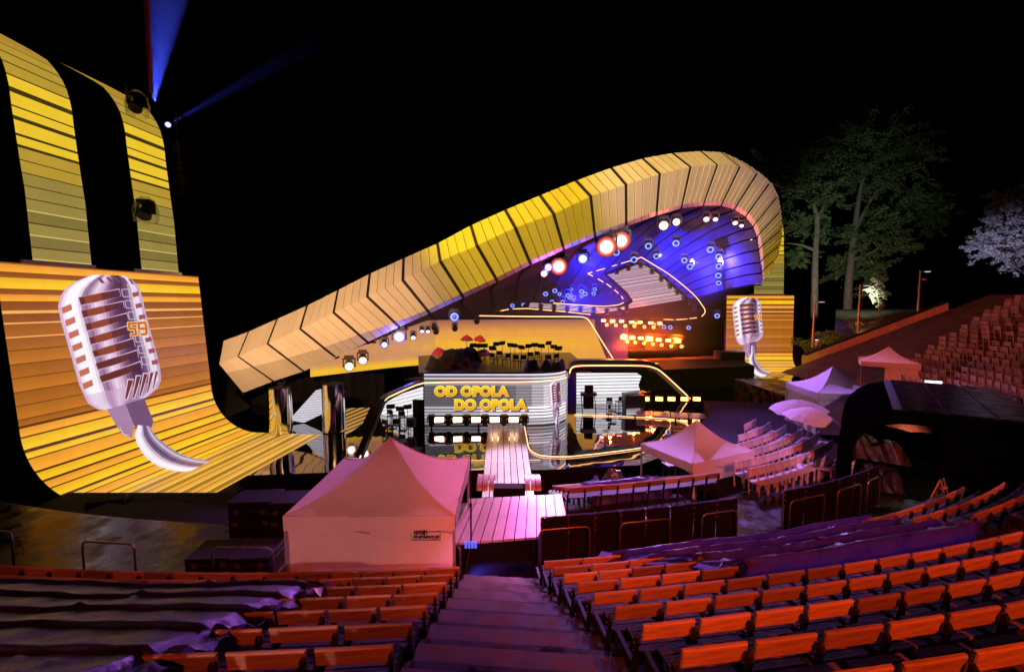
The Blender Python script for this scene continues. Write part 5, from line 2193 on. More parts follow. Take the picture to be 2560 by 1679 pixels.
M['tarpblack'] = mat('black_cover', (0.007, 0.006, 0.007), 0.6, noise=0.4, scale=2, bump=0.4, bscale=5, spec=0.2)
M['amberpin'] = mat('pale_tie', (0.45, 0.3, 0.1), 0.5)
sb0, sb1 = s_at_x(0.72, -2.0), s_at_x(6.1, -2.0)
barrier('long black covered barrier between the aisle and the middle gap', sb0, sb1, 8, 1)
sc0, sc1 = s_at_x(7.62, -2.0), s_at_x(11.9, -2.0)
barrier('black covered barrier in front of the black booth', sc0, sc1, 6, 2)


def guard_rail(label, p, q, h, drop=0.0, group='pipe guard rails', r=0.024):
    """bent pipe hoop standing between two feet"""
    a, b = Vector(p), Vector(q)
    t = thing('guard_rail', label, 'guard rail', a, group=group, world=True)
    d = (b - a).normalized()
    c = 0.12
    path = [a, a + Vector((0, 0, h - c)), a + d * c * .3 + Vector((0, 0, h - c * .3)), a + d * c + Vector((0, 0, h)), b - d * c + Vector((0, 0, h)), b - d * c * .3 + Vector((0, 0, h - c * .3)), b + Vector((0, 0, h - c)), b]
    mb = MB()
    mb.tube(path, r, 7)
    mb.build('hoop', M['pipe'], t, smooth=True)
    for e in (a, b):
        mb = MB()
        mb.cyl(e + Vector((0, 0, 0)), e + Vector((0, 0, .015)), .06, n=10)
        mb.build('foot_plate', M['pipe'], t)
    return t


for i, (xa, xb, la) in enumerate([(0.66, 1.92, 'pipe guard rail before the long barrier, nearest the aisle'), (2.70, 4.05, 'pipe guard rail at the middle of the long barrier'), (4.95, 6.0, 'pipe guard rail at the right end of the long barrier'),
                                  (7.72, 9.0, 'first pipe guard rail before the booth barrier'), (9.55, 10.65, 'second pipe guard rail before the booth barrier'), (11.0, 11.7, 'third pipe guard rail before the booth barrier')]):
    sa, sb = s_at_x(xa, -1.85), s_at_x(xb, -1.85)
    guard_rail(la, on_tier(sa, -1.85, PROM), on_tier(sb, -1.85, PROM), 0.98)
for (x0, y0, x1, y1, la) in [(205, 1352, 335, 1360, 'pipe guard rail on the dark promenade, middle left'), (530, 1368, 682, 1370, 'pipe guard rail just left of the big tent'), (-60, 1322, 28, 1330, 'pipe guard rail at the left picture edge'), (1128, 1362, 1151, 1364, 'short pipe guard rail right of the big tent')]:
    a, b = at_z(x0, y0, PROM + .98), at_z(x1, y1, PROM + .98)
    a.z = b.z = PROM
    guard_rail(la, a, b, 0.98)

# ------------------------------------------------------------------ black booth with gridded roof
ub_ = Vector((0.79, -0.62, 0)).normalized()
vb_ = Vector((0.62, 0.79, 0)).normalized()
ob = Vector((11.45, 15.15, PROM))
M['boothcover'] = mat('dimmed_plastic', (0.012, 0.011, 0.012), 0.5, noise=0.5, scale=3, bump=0.5, bscale=6, spec=0.25)  # darkened so the covers look less lit inside the booth
M['boothblack'] = mat('booth_black', (0.0016, 0.0015, 0.0017), 0.9, noise=0.4, spec=0.0)
bt = thing('control_booth', 'black booth with rounded front and gridded wet roof on the right', 'booth', ob, world=True)


def bp_(u, v, z):
    return ob + ub_ * u + vb_ * v + Vector((0, 0, z))


pr_b = [(0, 0), (0, 1.35), (0.06, 1.75), (0.22, 2.15), (0.5, 2.5), (0.9, 2.78), (1.4, 2.95), (2.0, 3.0)]
LB, WB, HB = 4.9, 7.0, 3.0
# side wall facing the camera: rounded band, post and solid rear part around the opening
mb = MB()
inner = [(0.42, 0), (0.42, 1.3), (0.48, 1.62), (0.62, 1.95), (0.86, 2.22), (1.2, 2.42), (1.6, 2.52), (2.0, 2.56)]
mb.grid([[bp_(u, 0, z) for u, z in pr_b], [bp_(u, 0, z) for u, z in inner]])
mb.grid([[bp_(u, 0.02, z) for u, z in inner], [bp_(u, 0.35, z) for u, z in inner]])
mb.poly([bp_(2.0, 0, 2.56), bp_(2.55, 0, 2.56), bp_(2.55, 0, 3.0), bp_(2.0, 0, 3.0)])
mb.build('side_arch', M['boothblack'], bt)
mb = MB()
mb.poly([bp_(2.55, 0, 0), bp_(LB, 0, 0), bp_(LB, 0, 3.0), bp_(2.55, 0, 3.0)])
mb.poly([bp_(2.55, 0, 0), bp_(2.55, .3, 0), bp_(2.55, .3, 3.0), bp_(2.55, 0, 3.0)])
mb.build('side_wall', M['boothblack'], bt)
mb = MB()
mb.grid([[bp_(u, 0, z) for u, z in pr_b], [bp_(u, WB, z) for u, z in pr_b]])
mb.build('curved_front', M['boothblack'], bt)
mb = MB()
mb.poly([bp_(LB, 0, 0), bp_(LB, WB, 0), bp_(LB, WB, 3.0), bp_(LB, 0, 3.0)])
mb.poly([bp_(0, WB, 0), bp_(LB, WB, 0), bp_(LB, WB, 3.0), bp_(2, WB, 3.0), bp_(.9, WB, 2.78), bp_(.22, WB, 2.15), bp_(0, WB, 1.35)])
mb.build('back_wall', M['boothblack'], bt)
for i in range(3):
    for j in range(8):
        u0, u1 = lerp(1.6, LB, i / 3) + .03, lerp(1.6, LB, (i + 1) / 3) - .03
        v0, v1 = lerp(0.05, WB, j / 8) + .03, lerp(0.05, WB, (j + 1) / 8) - .03
        mb = MB()
        mb.prism([bp_(u0, v0, 3.01), bp_(u1, v0, 3.01), bp_(u1, v1, 3.01), bp_(u0, v1, 3.01)], (0, 0, .03))
        mb.build('roof_panel', M['wetroof'] if 'wetroof' in M else M['blackgloss'], bt)
M['wetroof'] = mat('wet_black_roof', (0.010, 0.010, 0.010), 0.16, noise=0.5, scale=2, bump=0.25, bscale=4, rnoise=0.12)
for o in bt.children:
    if o.name.startswith('roof_panel'):
        o.data.materials[0] = M['wetroof']
mb = MB()
mb.poly([bp_(1.4, 0.02, 2.985), bp_(LB, .02, 2.985), bp_(LB, WB, 2.985), bp_(1.4, WB, 2.985)])
mb.build('roof_deck', M['metaledge'], bt)
mb = MB()
mb.poly([bp_(0.1, 0.3, .02), bp_(LB, .3, .02), bp_(LB, WB, .02), bp_(.1, WB, .02)])
mb.build('booth_floor', M['black'], bt)
# contents of the booth
covered('covered_console', 'clear plastic draped over a mixing desk in the booth opening', 'covered console', bp_(1.1, 1.4, .95), 1.5, 1.2, 0.95, M['boothcover'], 31, rz=-.6)
covered('covered_crate', 'brown cloth covered crate low in the booth opening', 'covered crate', bp_(1.15, 1.0, 0), 1.2, 1.0, 0.95, M['boothcover'], 33, rz=-.6, lumps=3)
wn_ = thing('lit_window', 'pale lit pane seen through the booth opening', 'window', bp_(2.2, WB - .4, 1.9), atan2(ub_.y, ub_.x))
for i in range(2):
    for j in range(2):
        mb = MB(); mb.box((-.35 + .7 * i, 0, -.22 + .44 * j), (.62, .04, .36)); mb.build('pane', M['paledim'] if 'paledim' in M else M['laptop'], wn_)
M['paledim'] = emi('dim_lit_pane', (0.7, 0.72, 0.62), 0.55)
for o in wn_.children:
    o.data.materials[0] = M['paledim']
mb = MB(); mb.box((0, .05, 0), (1.5, .04, 1.0)); mb.build('window_frame', M['black'], wn_)
umbrella('parasol', 'folded reddish parasol inside the booth opening', bp_(1.9, 2.6, 2.35), .85, .38, M['redbrown'], (.1, 0), 2.2, cat='parasol')
ls = thing('stepladder', 'small yellow stepladder behind the booth barrier', 'stepladder', bp_(2.6, -.55, 0), .5)
for x in (-.2, .2):
    mb = MB(); mb.bar((x, -.3, 0), (x * .6, 0, 1.1), .04); mb.build('rail', M['yellowpaint'] if 'yellowpaint' in M else M['wood'], ls)
    mb = MB(); mb.bar((x, .3, 0), (x * .6, 0, 1.1), .04); mb.build('rail', M['wood'], ls)
for k in range(3):
    mb = MB(); mb.box((0, -.3 + .08 * (k + 1), .28 * (k + 1)), (.36, .1, .03)); mb.build('tread', M['wood'], ls)
hp = covered('covered_heap', 'violet lit plastic heap with an upright tube beside the booth', 'covered heap', bp_(2.9, -1.0, 0), 1.0, .7, .45, M['tarp'], 36)
mb = MB(); mb.cyl((.1, 0, .3), (.16, 0, 1.05), .035, n=8); mb.build('upright_tube', M['chairwhite'], hp)

# ------------------------------------------------------------------ chairs
def loose_chair(p, rz, label, group):
    t = thing('slatted_chair', label, 'chair', p, rz, group)
    for nme, me in CH.items():
        if nme == 'leg':
            for x, y in ((-.2, -.2), (.2, -.2), (-.2, .2), (.2, .2)):
                o = link('leg', me, None, t)
                o.location = (x, y, 0)
        elif nme == 'back_slat':
            for z in (.62, .78):
                o = link('back_slat', me, None, t)
                o.location = (0, .22 + (z - .45) * .12, z)
        elif nme == 'seat_slat':
            for y in (-.15, -.05, .05, .15):
                o = link('seat_slat', me, None, t)
                o.location = (0, y, .44)
        else:
            for x in (-.21, .21):
                o = link(nme, me, None, t)
                o.location = (x, 0, 0)
    return t


CH = {}
mb = MB(); mb.bar((0, 0, 0), (0, 0, .44), .035); CH['leg'] = mb.data('leg')
mb = MB(); mb.box((0, 0, 0), (.42, .025, .11)); CH['back_slat'] = mb.data('back_slat')
mb = MB(); mb.box((0, 0, 0), (.44, .085, .025)); CH['seat_slat'] = mb.data('seat_slat')
mb = MB(); mb.bar((0, .2, .42), (0, .27, .88), .03); CH['upright'] = mb.data('upright')
for m_ in CH.values():
    m_.materials.append(M['chairwhite'])
mb = MB()
mb.box((0, 0, .44), (.44, .42, .035))
mb.box((0, .235, .72), (.44, .03, .26), rx=-.12)
for x in (-.2, .2):
    mb.bar((x, -.19, 0), (x, -.19, .44), .035)
    mb.bar((x, .19, 0), (x, .26, .86), .035)
SMALL = mb.data('chair_body')
SMALL.materials.append(M['chairwhite'])
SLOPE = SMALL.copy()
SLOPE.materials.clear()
M['chairslope'] = mat('dimmed_chair', (0.30, 0.26, 0.24), 0.6, noise=0.3, scale=4)  # chair white darkened in place of a dimmer wash on the slope
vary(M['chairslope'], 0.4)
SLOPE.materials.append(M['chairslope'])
for i, (px, py, la) in enumerate([(2105, 1205, 'white slatted chair at the end of the barrier by the booth'), (2065, 1200, 'second white slatted chair from the booth arch'), (2035, 1196, 'third white slatted chair from the booth arch'), (2000, 1192, 'fourth white slatted chair from the booth arch')]):
    p = at_z(px, py, PROM)
    loose_chair(p, -2.6 + .1 * i, la, 'white slatted chairs by the booth')
rnd = random.Random(5)
cnt = 0
for r in range(11):
    for c_ in range(16):
        s = 15.4 + c_ * 0.55 + r * .12
        d = -4.1 - r * 0.66
        p = on_tier(s, d, PROM)
        th = base_curve(s)[2]
        sx_ = 1280 + FPX * p.x / p.y
        if sx_ < 1845 + r * 8 or sx_ > 2118 - r * 14 or d < -min(10.5, 5.2 + (s - 13.5) * 1.1) + .4:
            continue
        o = link('stall_chair', SMALL, None, None)
        o.location = p
        o.rotation_euler = (0, 0, th + pi + rnd.uniform(-.06, .06) + pi)
        tag(o, 'pinkish chair in the ' + ORD[r] + ' row before the booth arch', 'chair', 'chairs in the flat stalls, row %d' % (r + 1))
        cnt += 1
# rows of white chairs up the far right slope
for k in range(2, 24):
    d = ROW_P * k * 1.0
    for i in range(40):
        s = 30.0 + i * 0.56
        p = on_tier(s, d)
        z = tier_z(s, (d + 0.3) / ROW_P) - .03
        if p.x / p.y > 1.19 or p.y < 17:
            continue
        a_end = lerp(0.875, 1.13, (k - 2) / 18.0)           # slanting aisle at the far end
        gap_ = lerp(1.0, 1.19, (k - 3) / 14.0)              # slanting aisle through the block
        q = p.x / p.y
        if q < a_end or abs(q - gap_) < 0.008 or rnd.random() < 0.03:
            continue
        if p.z is None:
            continue
        th = base_curve(s)[2]
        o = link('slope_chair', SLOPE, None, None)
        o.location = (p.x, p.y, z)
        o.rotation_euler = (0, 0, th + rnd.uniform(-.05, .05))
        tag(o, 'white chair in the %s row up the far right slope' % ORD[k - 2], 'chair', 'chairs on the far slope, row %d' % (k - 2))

lp = thing('lit_laptop', 'bright white lit screen behind the booth roof', 'screen', at_z(2332, 975, 2.0), -.5)
mb = MB(); mb.box((0, 0, .25), (.6, .03, .38)); mb.build('display', M['laptop'], lp)
mb = MB(); mb.box((0, .04, .25), (.64, .04, .42)); mb.build('display_back', M['black'], lp)
mb = MB(); mb.box((0, .05, -.9), (.06, .06, 1.8)); mb.build('stand', M['black'], lp)

# ------------------------------------------------------------------ wall, bank, lamp posts, trees on the right
w0_, w1_ = Vector((25.2, 38.0)), Vector((37.8, 38.0))
wt_ = thing('retaining_wall', 'long sloping reddish wall above the far right seating', 'wall', (31, 38, 2), world=True)
mb = MB()
N_ = 14
bot = []
top = []
for i in range(N_ + 1):
    t = i / N_
    px_, py_ = lerp(2012, 2371, t), lerp(889, 756, t)
    top.append(at_y(px_, py_, 38.0))
    pb = at_y(lerp(2012, 2371, t), lerp(928, 790, t) , 38.0)
    bot.append(pb)
mb.grid([bot, top])
mb.grid([top, [p + Vector((0, .35, 0)) for p in top], [p + Vector((0, .35, -3)) for p in bot]])
mb.poly([top[-1], bot[-1], bot[-1] + Vector((0, .35, 0)), top[-1] + Vector((0, .35, 0))])
mb.build('wall_face', M['wall'], wt_)
mb = MB()
mb.grid([[p + Vector((0, -.05, .003)) for p in top], [p + Vector((0, -.05, .09)) for p in top], [p + Vector((0, .4, .09)) for p in top]])
mb.build('coping', M['terrace'], wt_)
# extend the slope sheet up to the wall foot
mb = MB()
mb.grid([[p + Vector((-6.5 * 0, -9, -1.3 * 0)) for p in bot], [p + Vector((0, -.0, 0)) for p in bot]])
mb = MB()
rows = []
for j in range(8):
    t = j / 7
    rows.append([Vector((p.x, lerp(33.5, 38.02, t), lerp(min(p.z, tier_z(45, (p.x - 23.5 + .3) / ROW_P)) - .06, p.z + .02, t))) for p in bot])
mb.grid(rows)
tag(mb.build('slope_edge', M['slope'], smooth=True), kind='structure')
# grass bank behind the wall
mb = MB()
rnd = random.Random(3)
rows = []
for j in range(14):
    y = 38.4 + j * 3.0
    rows.append([Vector((x, y, min(5.2, -1.0 + (x - 22) * .36 + (y - 38) * .16) + rnd.uniform(-.05, .05))) for x in [y * .735 + i * 2.5 for i in range(34)]])
mb.grid(rows)
tag(mb.build('grass_bank', M['grass'], smooth=True), kind='structure')


def bank_z(x, y):
    return min(5.2, -1.0 + (x - 22) * .36 + (y - 38) * .16)


def leaf_cloud(mb, centers, n, size, rnd):
    for _ in range(n):
        c, r = rnd.choice(centers)
        while True:
            v = Vector((rnd.uniform(-1, 1), rnd.uniform(-1, 1), rnd.uniform(-1, 1)))
            if 0.25 < v.length <= 1:
                break
        p = Vector(c) + Vector((v.x * r, v.y * r, v.z * r * .75))
        a = Vector((rnd.uniform(-1, 1), rnd.uniform(-1, 1), rnd.uniform(-.6, .6))).normalized()
        b = a.orthogonal().normalized()
        b = (b * cos(rnd.uniform(0, 6)) + a.cross(b) * sin(rnd.uniform(0, 6))).normalized()
        s = size * rnd.uniform(.6, 1.3)
        mb.poly([p - a * s, p + b * s * .5, p + a * s, p - b * s * .5])


def tree(name, label, base, trunk_path, limbs, clumps, nleaf, lsize, m, seed, group=None, r0=.45):
    rnd = random.Random(seed)
    t = thing(name, label, 'tree', base, group=group, world=True)
    mb = MB()
    pts = smooth([tuple(p) for p in trunk_path], 4)
    mb.tube(pts, [lerp(r0, r0 * .25, i / (len(pts) - 1)) for i in range(len(pts))], 8)
    for l, r in limbs:
        q = smooth([tuple(p) for p in l], 4)
        mb.tube(q, [lerp(r, r * .2, i / (len(q) - 1)) for i in range(len(q))], 6)
    mb.build('trunk', M['bark'], t, smooth=True)
    mb = MB()
    tw = MB()
    per = max(1, int(nleaf / (len(clumps) * 26)))
    for c, r in clumps:
        c = Vector(c)
        for _ in range(26):
            v = Vector((rnd.gauss(0, 1), rnd.gauss(0, 1), rnd.gauss(0.15, .7))).normalized()
            L = r * rnd.uniform(.55, 1.45)
            st = c + Vector((rnd.gauss(0, .22), rnd.gauss(0, .22), rnd.gauss(0, .22))) * r
            e = st + v * L + Vector((0, 0, -.12 * L))
            tw.tube([st, lerp(st, e, .5) + Vector((0, 0, .06 * L)), e], [.05, .035, .012], 4)
            for _ in range(per):
                f = rnd.random() ** .6
                p = lerp(st, e, f) + Vector((rnd.gauss(0, .16), rnd.gauss(0, .16), rnd.gauss(-.05, .13))) * (r * .62 * (1.15 - .5 * f))
                a = Vector((rnd.uniform(-1, 1), rnd.uniform(-1, 1), rnd.uniform(-.7, .5))).normalized()
                b = a.orthogonal().normalized()
                w = rnd.uniform(0, 6.28)
                b = (b * cos(w) + a.cross(b) * sin(w)).normalized()
                s_ = lsize * rnd.uniform(.55, 1.35)
                mb.poly([p - a * s_, p + b * s_ * .5, p + a * s_, p - b * s_ * .5])
    tag(tw.build('twigs', M['bark'], t), kind='stuff')
    tag(mb.build('crown', m, t), kind='stuff')
    return t


def PX(x, y, D):
    return at_y(x, y, D)


D_ = 58
tree('big_tree', 'tall dark tree just right of the roof, pale forked trunk', PX(2035, 790, D_), [PX(2035, 795, D_), PX(2038, 640, D_), PX(2042, 545, D_), PX(2020, 480, D_), PX(1990, 420, D_)],
     [([PX(2040, 560, D_), PX(2060, 510, D_), PX(2075, 470, D_ + 1)], .3), ([PX(2036, 625, D_), PX(2000, 612, D_), PX(1965, 608, D_ - 1)], .25), ([PX(2020, 480, D_), PX(1960, 470, D_), PX(1925, 455, D_)], .2)],
     [(PX(1960, 400, D_), 3.2), (PX(2010, 360, D_), 3.2), (PX(1985, 450, D_), 2.8), (PX(2050, 480, D_), 3.0), (PX(2035, 560, D_ + 2), 2.6), (PX(1985, 560, D_ + 3), 2.4), (PX(2070, 400, D_), 3.2), (PX(1985, 640, D_ + 2), 2.0)], 26000, .15, M['leaf'], 41, 'trees behind the stage')
D_ = 62
tree('big_tree', 'larger dense dark tree beside the forked one, behind the lamp posts', PX(2118, 800, D_), [PX(2118, 800, D_), PX(2122, 700, D_), PX(2135, 590, D_), PX(2150, 480, D_), PX(2175, 380, D_)],
     [([PX(2135, 580, D_), PX(2190, 480, D_), PX(2235, 460, D_)], .3), ([PX(2128, 650, D_), PX(2180, 630, D_), PX(2220, 600, D_)], .3)],
     [(PX(2150, 340, D_), 3.6), (PX(2210, 340, D_), 3.6), (PX(2250, 380, D_), 3.4), (PX(2150, 430, D_), 3.4), (PX(2215, 450, D_), 3.6), (PX(2200, 540, D_), 3.4), (PX(2150, 580, D_), 3.0), (PX(2290, 390, D_), 2.2), (PX(2270, 500, D_), 2.6),
      (PX(2230, 610, D_), 2.6), (PX(2310, 530, D_), 2.6), (PX(2340, 545, D_), 2.0), (PX(2160, 670, D_), 2.6), (PX(2110, 660, D_ + 2), 2.4), (PX(2180, 720, D_ + 2), 2.0), (PX(2330, 480, D_), 1.6)], 46000, .16, M['leaf'], 42, 'trees behind the stage', .6)
D_ = 60
tree('lit_tree', 'silvery violet lit tree at the right picture edge', PX(2580, 770, D_), [PX(2580, 780, D_), PX(2575, 700, D_), PX(2570, 600, D_)],
     [([PX(2575, 690, D_), PX(2510, 650, D_), PX(2460, 620, D_)], .2), ([PX(2575, 680, D_), PX(2530, 600, D_)], .2)],
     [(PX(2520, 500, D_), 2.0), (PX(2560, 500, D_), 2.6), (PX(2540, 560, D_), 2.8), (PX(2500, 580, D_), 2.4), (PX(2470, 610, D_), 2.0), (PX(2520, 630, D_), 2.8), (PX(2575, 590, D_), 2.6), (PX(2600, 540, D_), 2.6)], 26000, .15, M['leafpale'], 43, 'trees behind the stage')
spot('tree_fill_pale', (45, 50, 6.5), (74, 62, 12), (0.60, 0.55, 1.0), 26000, 40, 0.7, 0.3)  # unseen spot added to light the pale tree
spot('tree_fill', (32, 40, 6), (46, 60, 14), (0.72, 0.82, 0.70), 9500, 75, 0.9, 0.3)  # unseen spot added near the trees in place of stage spill
D_ = 41
tree('sapling', 'thin young yellow-green tree between two lamp posts', PX(2197, 788, D_), [PX(2197, 790, D_), PX(2196, 760, D_), PX(2193, 720, D_), PX(2194, 695, D_)], [],
     [(PX(2195, 700, D_), .55), (PX(2190, 720, D_), .6), (PX(2200, 738, D_), .7), (PX(2188, 742, D_), .5), (PX(2203, 763, D_), .3)], 900, .09, M['leafyellow'], 44, None, .05)
for px, pt, pb, arm, la in [(2037, 752, 868, 22, 'slim lamp post nearest the stage, behind the wall'), (2151, 711, 828, 20, 'middle lamp post with small arms, behind the wall'), (2301, 676, 777, 24, 'farthest right lamp post, behind the top of the wall')]:
    D_ = 40.0
    a, b = PX(px - 6, pb, D_), PX(px, pt, D_)
    t = thing('street_lamp', la, 'street lamp', a, group='lamp posts behind the wall', world=True)
    mb = MB(); mb.tube([a, lerp(a, b, .5), b], [.10, .085, .06], 8); mb.build('post', M['pipe'], t)
    c_ = PX(px + arm, pt + 2, D_)
    mb = MB(); mb.bar(b + Vector((0, 0, -.1)), c_, .06); mb.build('arm', M['pipe'], t)
    mb = MB(); mb.box(lerp(b, c_, .75) + Vector((0, 0, -.02)), (.55, .22, .07)); mb.build('lamp_head', M['chairwhite'], t)
    mb = MB(); mb.box(lerp(b, c_, .75) + Vector((0, 0, -.062)), (.45, .16, .015)); mb.build('lit_panel', M['lamp_dim'] if 'lamp_dim' in M else M['laptop'], t)
    if px != 2037:
        mb = MB(); q = lerp(a, b, .55); mb.bar(q + Vector((-.2, -.06, 0)), q + Vector((.25, -.06, .05)), .07); mb.build('camera_bracket', M['pipe'], t)
        mb = MB(); q = lerp(a, b, .78); mb.box(q + Vector((.28, -.1, 0)), (.3, .16, .14)); mb.build('camera_box', M['chairwhite'], t)
# rough shrubs lit by small floodlights
for px, py, n, la, m in [(2075, 845, 26, 'pale lit shrub on the bank behind the wall', 'leafyellow'), (2165, 815, 16, 'orange lit shrub on the bank near the middle lamp post', 'leafyellow'), (2020, 862, 14, 'dim shrub beside the nearest lamp post', 'leaf')]:
    p = PX(px, py, 42)
    t = thing('shrub', la, 'shrub', p, group=None, world=True)
    mb = MB()
    rr_ = random.Random(px)
    leaf_cloud(mb, [(p + Vector((rr_.uniform(-1.6, 1.6), rr_.uniform(-.6, .6), rr_.uniform(-.4, .5))), rr_.uniform(.35, .7)) for _ in range(n)], n * 70, .09, rr_)
    mb.build('foliage', M[m], t)
    mb = MB()
    for k in range(5):
        mb.tube([p + Vector((0, 0, -1.0)), p + Vector((rr_.uniform(-1, 1), rr_.uniform(-.3, .3), .1))], .03, 5)
    mb.build('stem', M['bark'], t)
fl_ = thing('floodlight', 'small white floodlight box at the lower end of the wall', 'floodlight', PX(2045, 862, 39.5), .4)
mb = MB(); mb.box((0, 0, .2), (.5, .25, .4), rx=.5); mb.build('housing', M['chairwhite'], fl_)
mb = MB(); mb.box((0, .1, .42), (.36, .12, .03), rx=.5); mb.build('lit_panel', M['laptop'], fl_)
for x in (-.28, .28):
    mb = MB(); mb.bar((x, 0, -.15), (x, 0, .25), .04); mb.build('bracket', M['pipe'], fl_)
spot('shrub_flood', PX(2052, 868, 40.3), PX(2085, 842, 42.5), (1.0, 0.85, 0.45), 45, 95, 0.9, 0.1)
spot('shrub_flood_orange', PX(2150, 826, 40.6), PX(2172, 812, 42.5), (1.0, 0.45, 0.10), 110, 110, 0.9, 0.1)

# ------------------------------------------------------------------ left side: cases, boxes, stands, pillars
def flight_case(label, c, size, rz, group='flight cases by the tent'):
    t = thing('flight_case', label, 'flight case', c, rz, group)
    sx, sy, sz = size
    mb = MB(); mb.box((0, 0, sz * .36 + .0), (sx, sy, sz * .70)); mb.build('body', M['case'], t)
    mb = MB(); mb.box((0, 0, sz * .86), (sx, sy, sz * .26)); mb.build('lid', M['case'], t)
    for z in (.015, sz * .72, sz * .98):
        mb = MB()
        for x in (-1, 1):
            mb.bar((x * sx / 2, -sy / 2, z), (x * sx / 2, sy / 2, z), .03)
        for y in (-1, 1):
            mb.bar((-sx / 2, y * sy / 2, z), (sx / 2, y * sy / 2, z), .03)
        mb.build('edge_trim', M['caseedge'], t)
    for x in (-.3, .3):
        mb = MB(); mb.box((x * sx, -sy / 2 - .012, sz * .72), (.12, .02, .12)); mb.build('latch', M['metaledge'], t)
    for x in (-.35, .35):
        mb = MB(); mb.box((x * sx, -sy / 2 - .012, sz * .4), (.16, .02, .10)); mb.build('handle', M['metaledge'], t)
    return t


M['caseedge'] = mat('case_edge', (0.10, 0.10, 0.11), 0.4, metal=0.7)
flight_case('lower left black flight case beside the big tent', at_z(550, 1432, PROM), (1.05, .8, .62), .06)
flight_case('lower right black flight case against the big tent', at_z(648, 1432, PROM), (.85, .8, .62), .06)
flight_case('upper left flight case with steel corners beside the big tent', at_z(590, 1395, PROM) + Vector((-.2, 1.35, 0)), (1.15, .8, 1.05), .06)
flight_case('upper right flight case half hidden by the big tent', at_z(676, 1395, PROM) + Vector((-.1, 1.35, 0)), (.9, .8, 1.02), .06)
sp_ = thing('monitor_speaker', 'black wedge monitor at the front edge of the golden floor', 'speaker', at_z(262, 1292, STG) + Vector((0, .2, 0)), .35)
mb = MB(); mb.prism([(-.55, -.3, 0), (-.55, .35, 0), (-.55, .35, .45), (-.55, -.1, .72), (-.55, -.3, .62)], (1.1, 0, 0)); mb.build('cabinet', M['blackgloss'], sp_)
mb = MB(); mb.box((0, -.31, .32), (.95, .02, .5)); mb.build('grille', M['black'], sp_)
covered('crumpled_sheet', 'small crumpled white sheet on the dark left promenade', 'crumpled sheet', at_z(408, 1296, -1.2), .8, .5, .3, M['chairwhite'], 51, n=8)
mb = MB()
mb.prism([(-17, 13.2, PIT), (-6.5, 13.4, PIT), (-6.5, 16.4, PIT), (-17, 16.4, PIT)], (0, 0, -1.22 - PIT))
tag(mb.build('side_platform', M['black']), kind='structure')
# light stand by the tent
ps = thing('lamp_stand', 'tall thin stand right of the big tent with a blue lit lamp at its foot', 'stand', at_z(1178, 1404, PROM))
mb = MB(); mb.cyl((0, 0, 0), (0, 0, 1.5), .022, n=8); mb.build('lower_tube', M['iron'], ps)
mb = MB(); mb.cyl((0, 0, 1.45), (0, 0, 2.75), .015, n=8); mb.build('upper_tube', M['iron'], ps)
mb = MB(); mb.cyl((0, 0, 1.42), (0, 0, 1.52), .035, n=8); mb.build('collar', M['iron'], ps)
for k in range(3):
    mb = MB(); mb.bar((0, 0, .45), (.45 * cos(k * 2.09 + .3), .45 * sin(k * 2.09 + .3), 0.0), .03); mb.build('leg', M['iron'], ps)
for k in range(4):
    mb = MB(); mb.box((-.12 + .08 * k, -.08, .5), (.05, .1, .14)); mb.build('lamp_cell', M['lamp_bluecore'], ps)
# chrome pillars left of the stage
for px, pyt, pyb, D, la in [(692, 968, 1092, 25.5, 'left of two mirror-clad pillars beside the roof foot'), (828, 958, 1082, 25.8, 'right of two mirror-clad pillars beside the roof foot')]:
    b_, t_ = put(px, D, STG), at_y(px, pyt, D)
    t = thing('mirror_pillar', la, 'pillar', b_, group='mirror pillars')
    h = t_.z - STG
    r_ = 28 / FPX * D
    for k in range(6):
        mb = MB()
        a0, a1 = 2 * pi * k / 6 + .012, 2 * pi * (k + 1) / 6 - .012
        mb.grid([[(r_ * cos(lerp(a0, a1, j / 5)), r_ * sin(lerp(a0, a1, j / 5)), z) for j in range(6)] for z in (.05, h)])
        mb.build('mirror_panel', M['chrome'], t, smooth=True)
    mb = MB(); mb.cyl((0, 0, 0), (0, 0, h - .01), r_ - .03, n=18); mb.build('core', M['black'], t)
# white striped floor screen strip seen between the pillars
fs = thing('slanted_screen', 'slanted white striped screen between the two mirror pillars', 'led screen', put(760, 28, STG), world=True)
mb = MB()
poly = [(722, 1050), (790, 975), (815, 968), (815, 1030), (760, 1056)]
striped([poly], lambda x, y: at_y(x, y, 27.6), 0.1, 1.0, [(c, c + 5, (.62, .6, .68)) for c in range(1030, 1160, 6)] + [(c + 5, c + 6, (.2, .19, .22)) for c in range(1030, 1160, 6)], mb)
mb.build('led_surface', M['led_small'], fs)
mb = MB(); mb.prism([at_y(x, y, 27.62) for x, y in poly], (0, .1, 0)); mb.build('screen_back', M['black'], fs)
fs = thing('floor_screen', 'golden striped floor screen between mirror pillar and left band box', 'led screen', put(880, 27, STG), world=True)
mb = MB()
poly = [(852, 1075), (862, 1020), (925, 1018), (905, 1060), (868, 1085)]
striped([poly], lambda x, y: at_z(x, y, STG + .012), 0.42, 1.0, [(c, c + 5, srgb(190, 140, 60)) for c in range(1370, 1480, 9)] + [(c + 5, c + 9, srgb(70, 50, 22)) for c in range(1370, 1480, 9)], mb)
mb.build('led_surface', M['led_small'], fs)
# black drapes left of the shell foot
mb = MB()
rows = []
for i in range(60):
    x = lerp(-19.5, -9.5, i / 59)
    yy = 32.5 + .25 * sin(i * 1.7)
    rows.append([Vector((x, yy, STG)), Vector((x, yy, 0.8))])
mb.grid(rows)
tag(mb.build('black_drape', M['drape']), 'black drape closing the stage left of the golden backdrop', 'curtain')
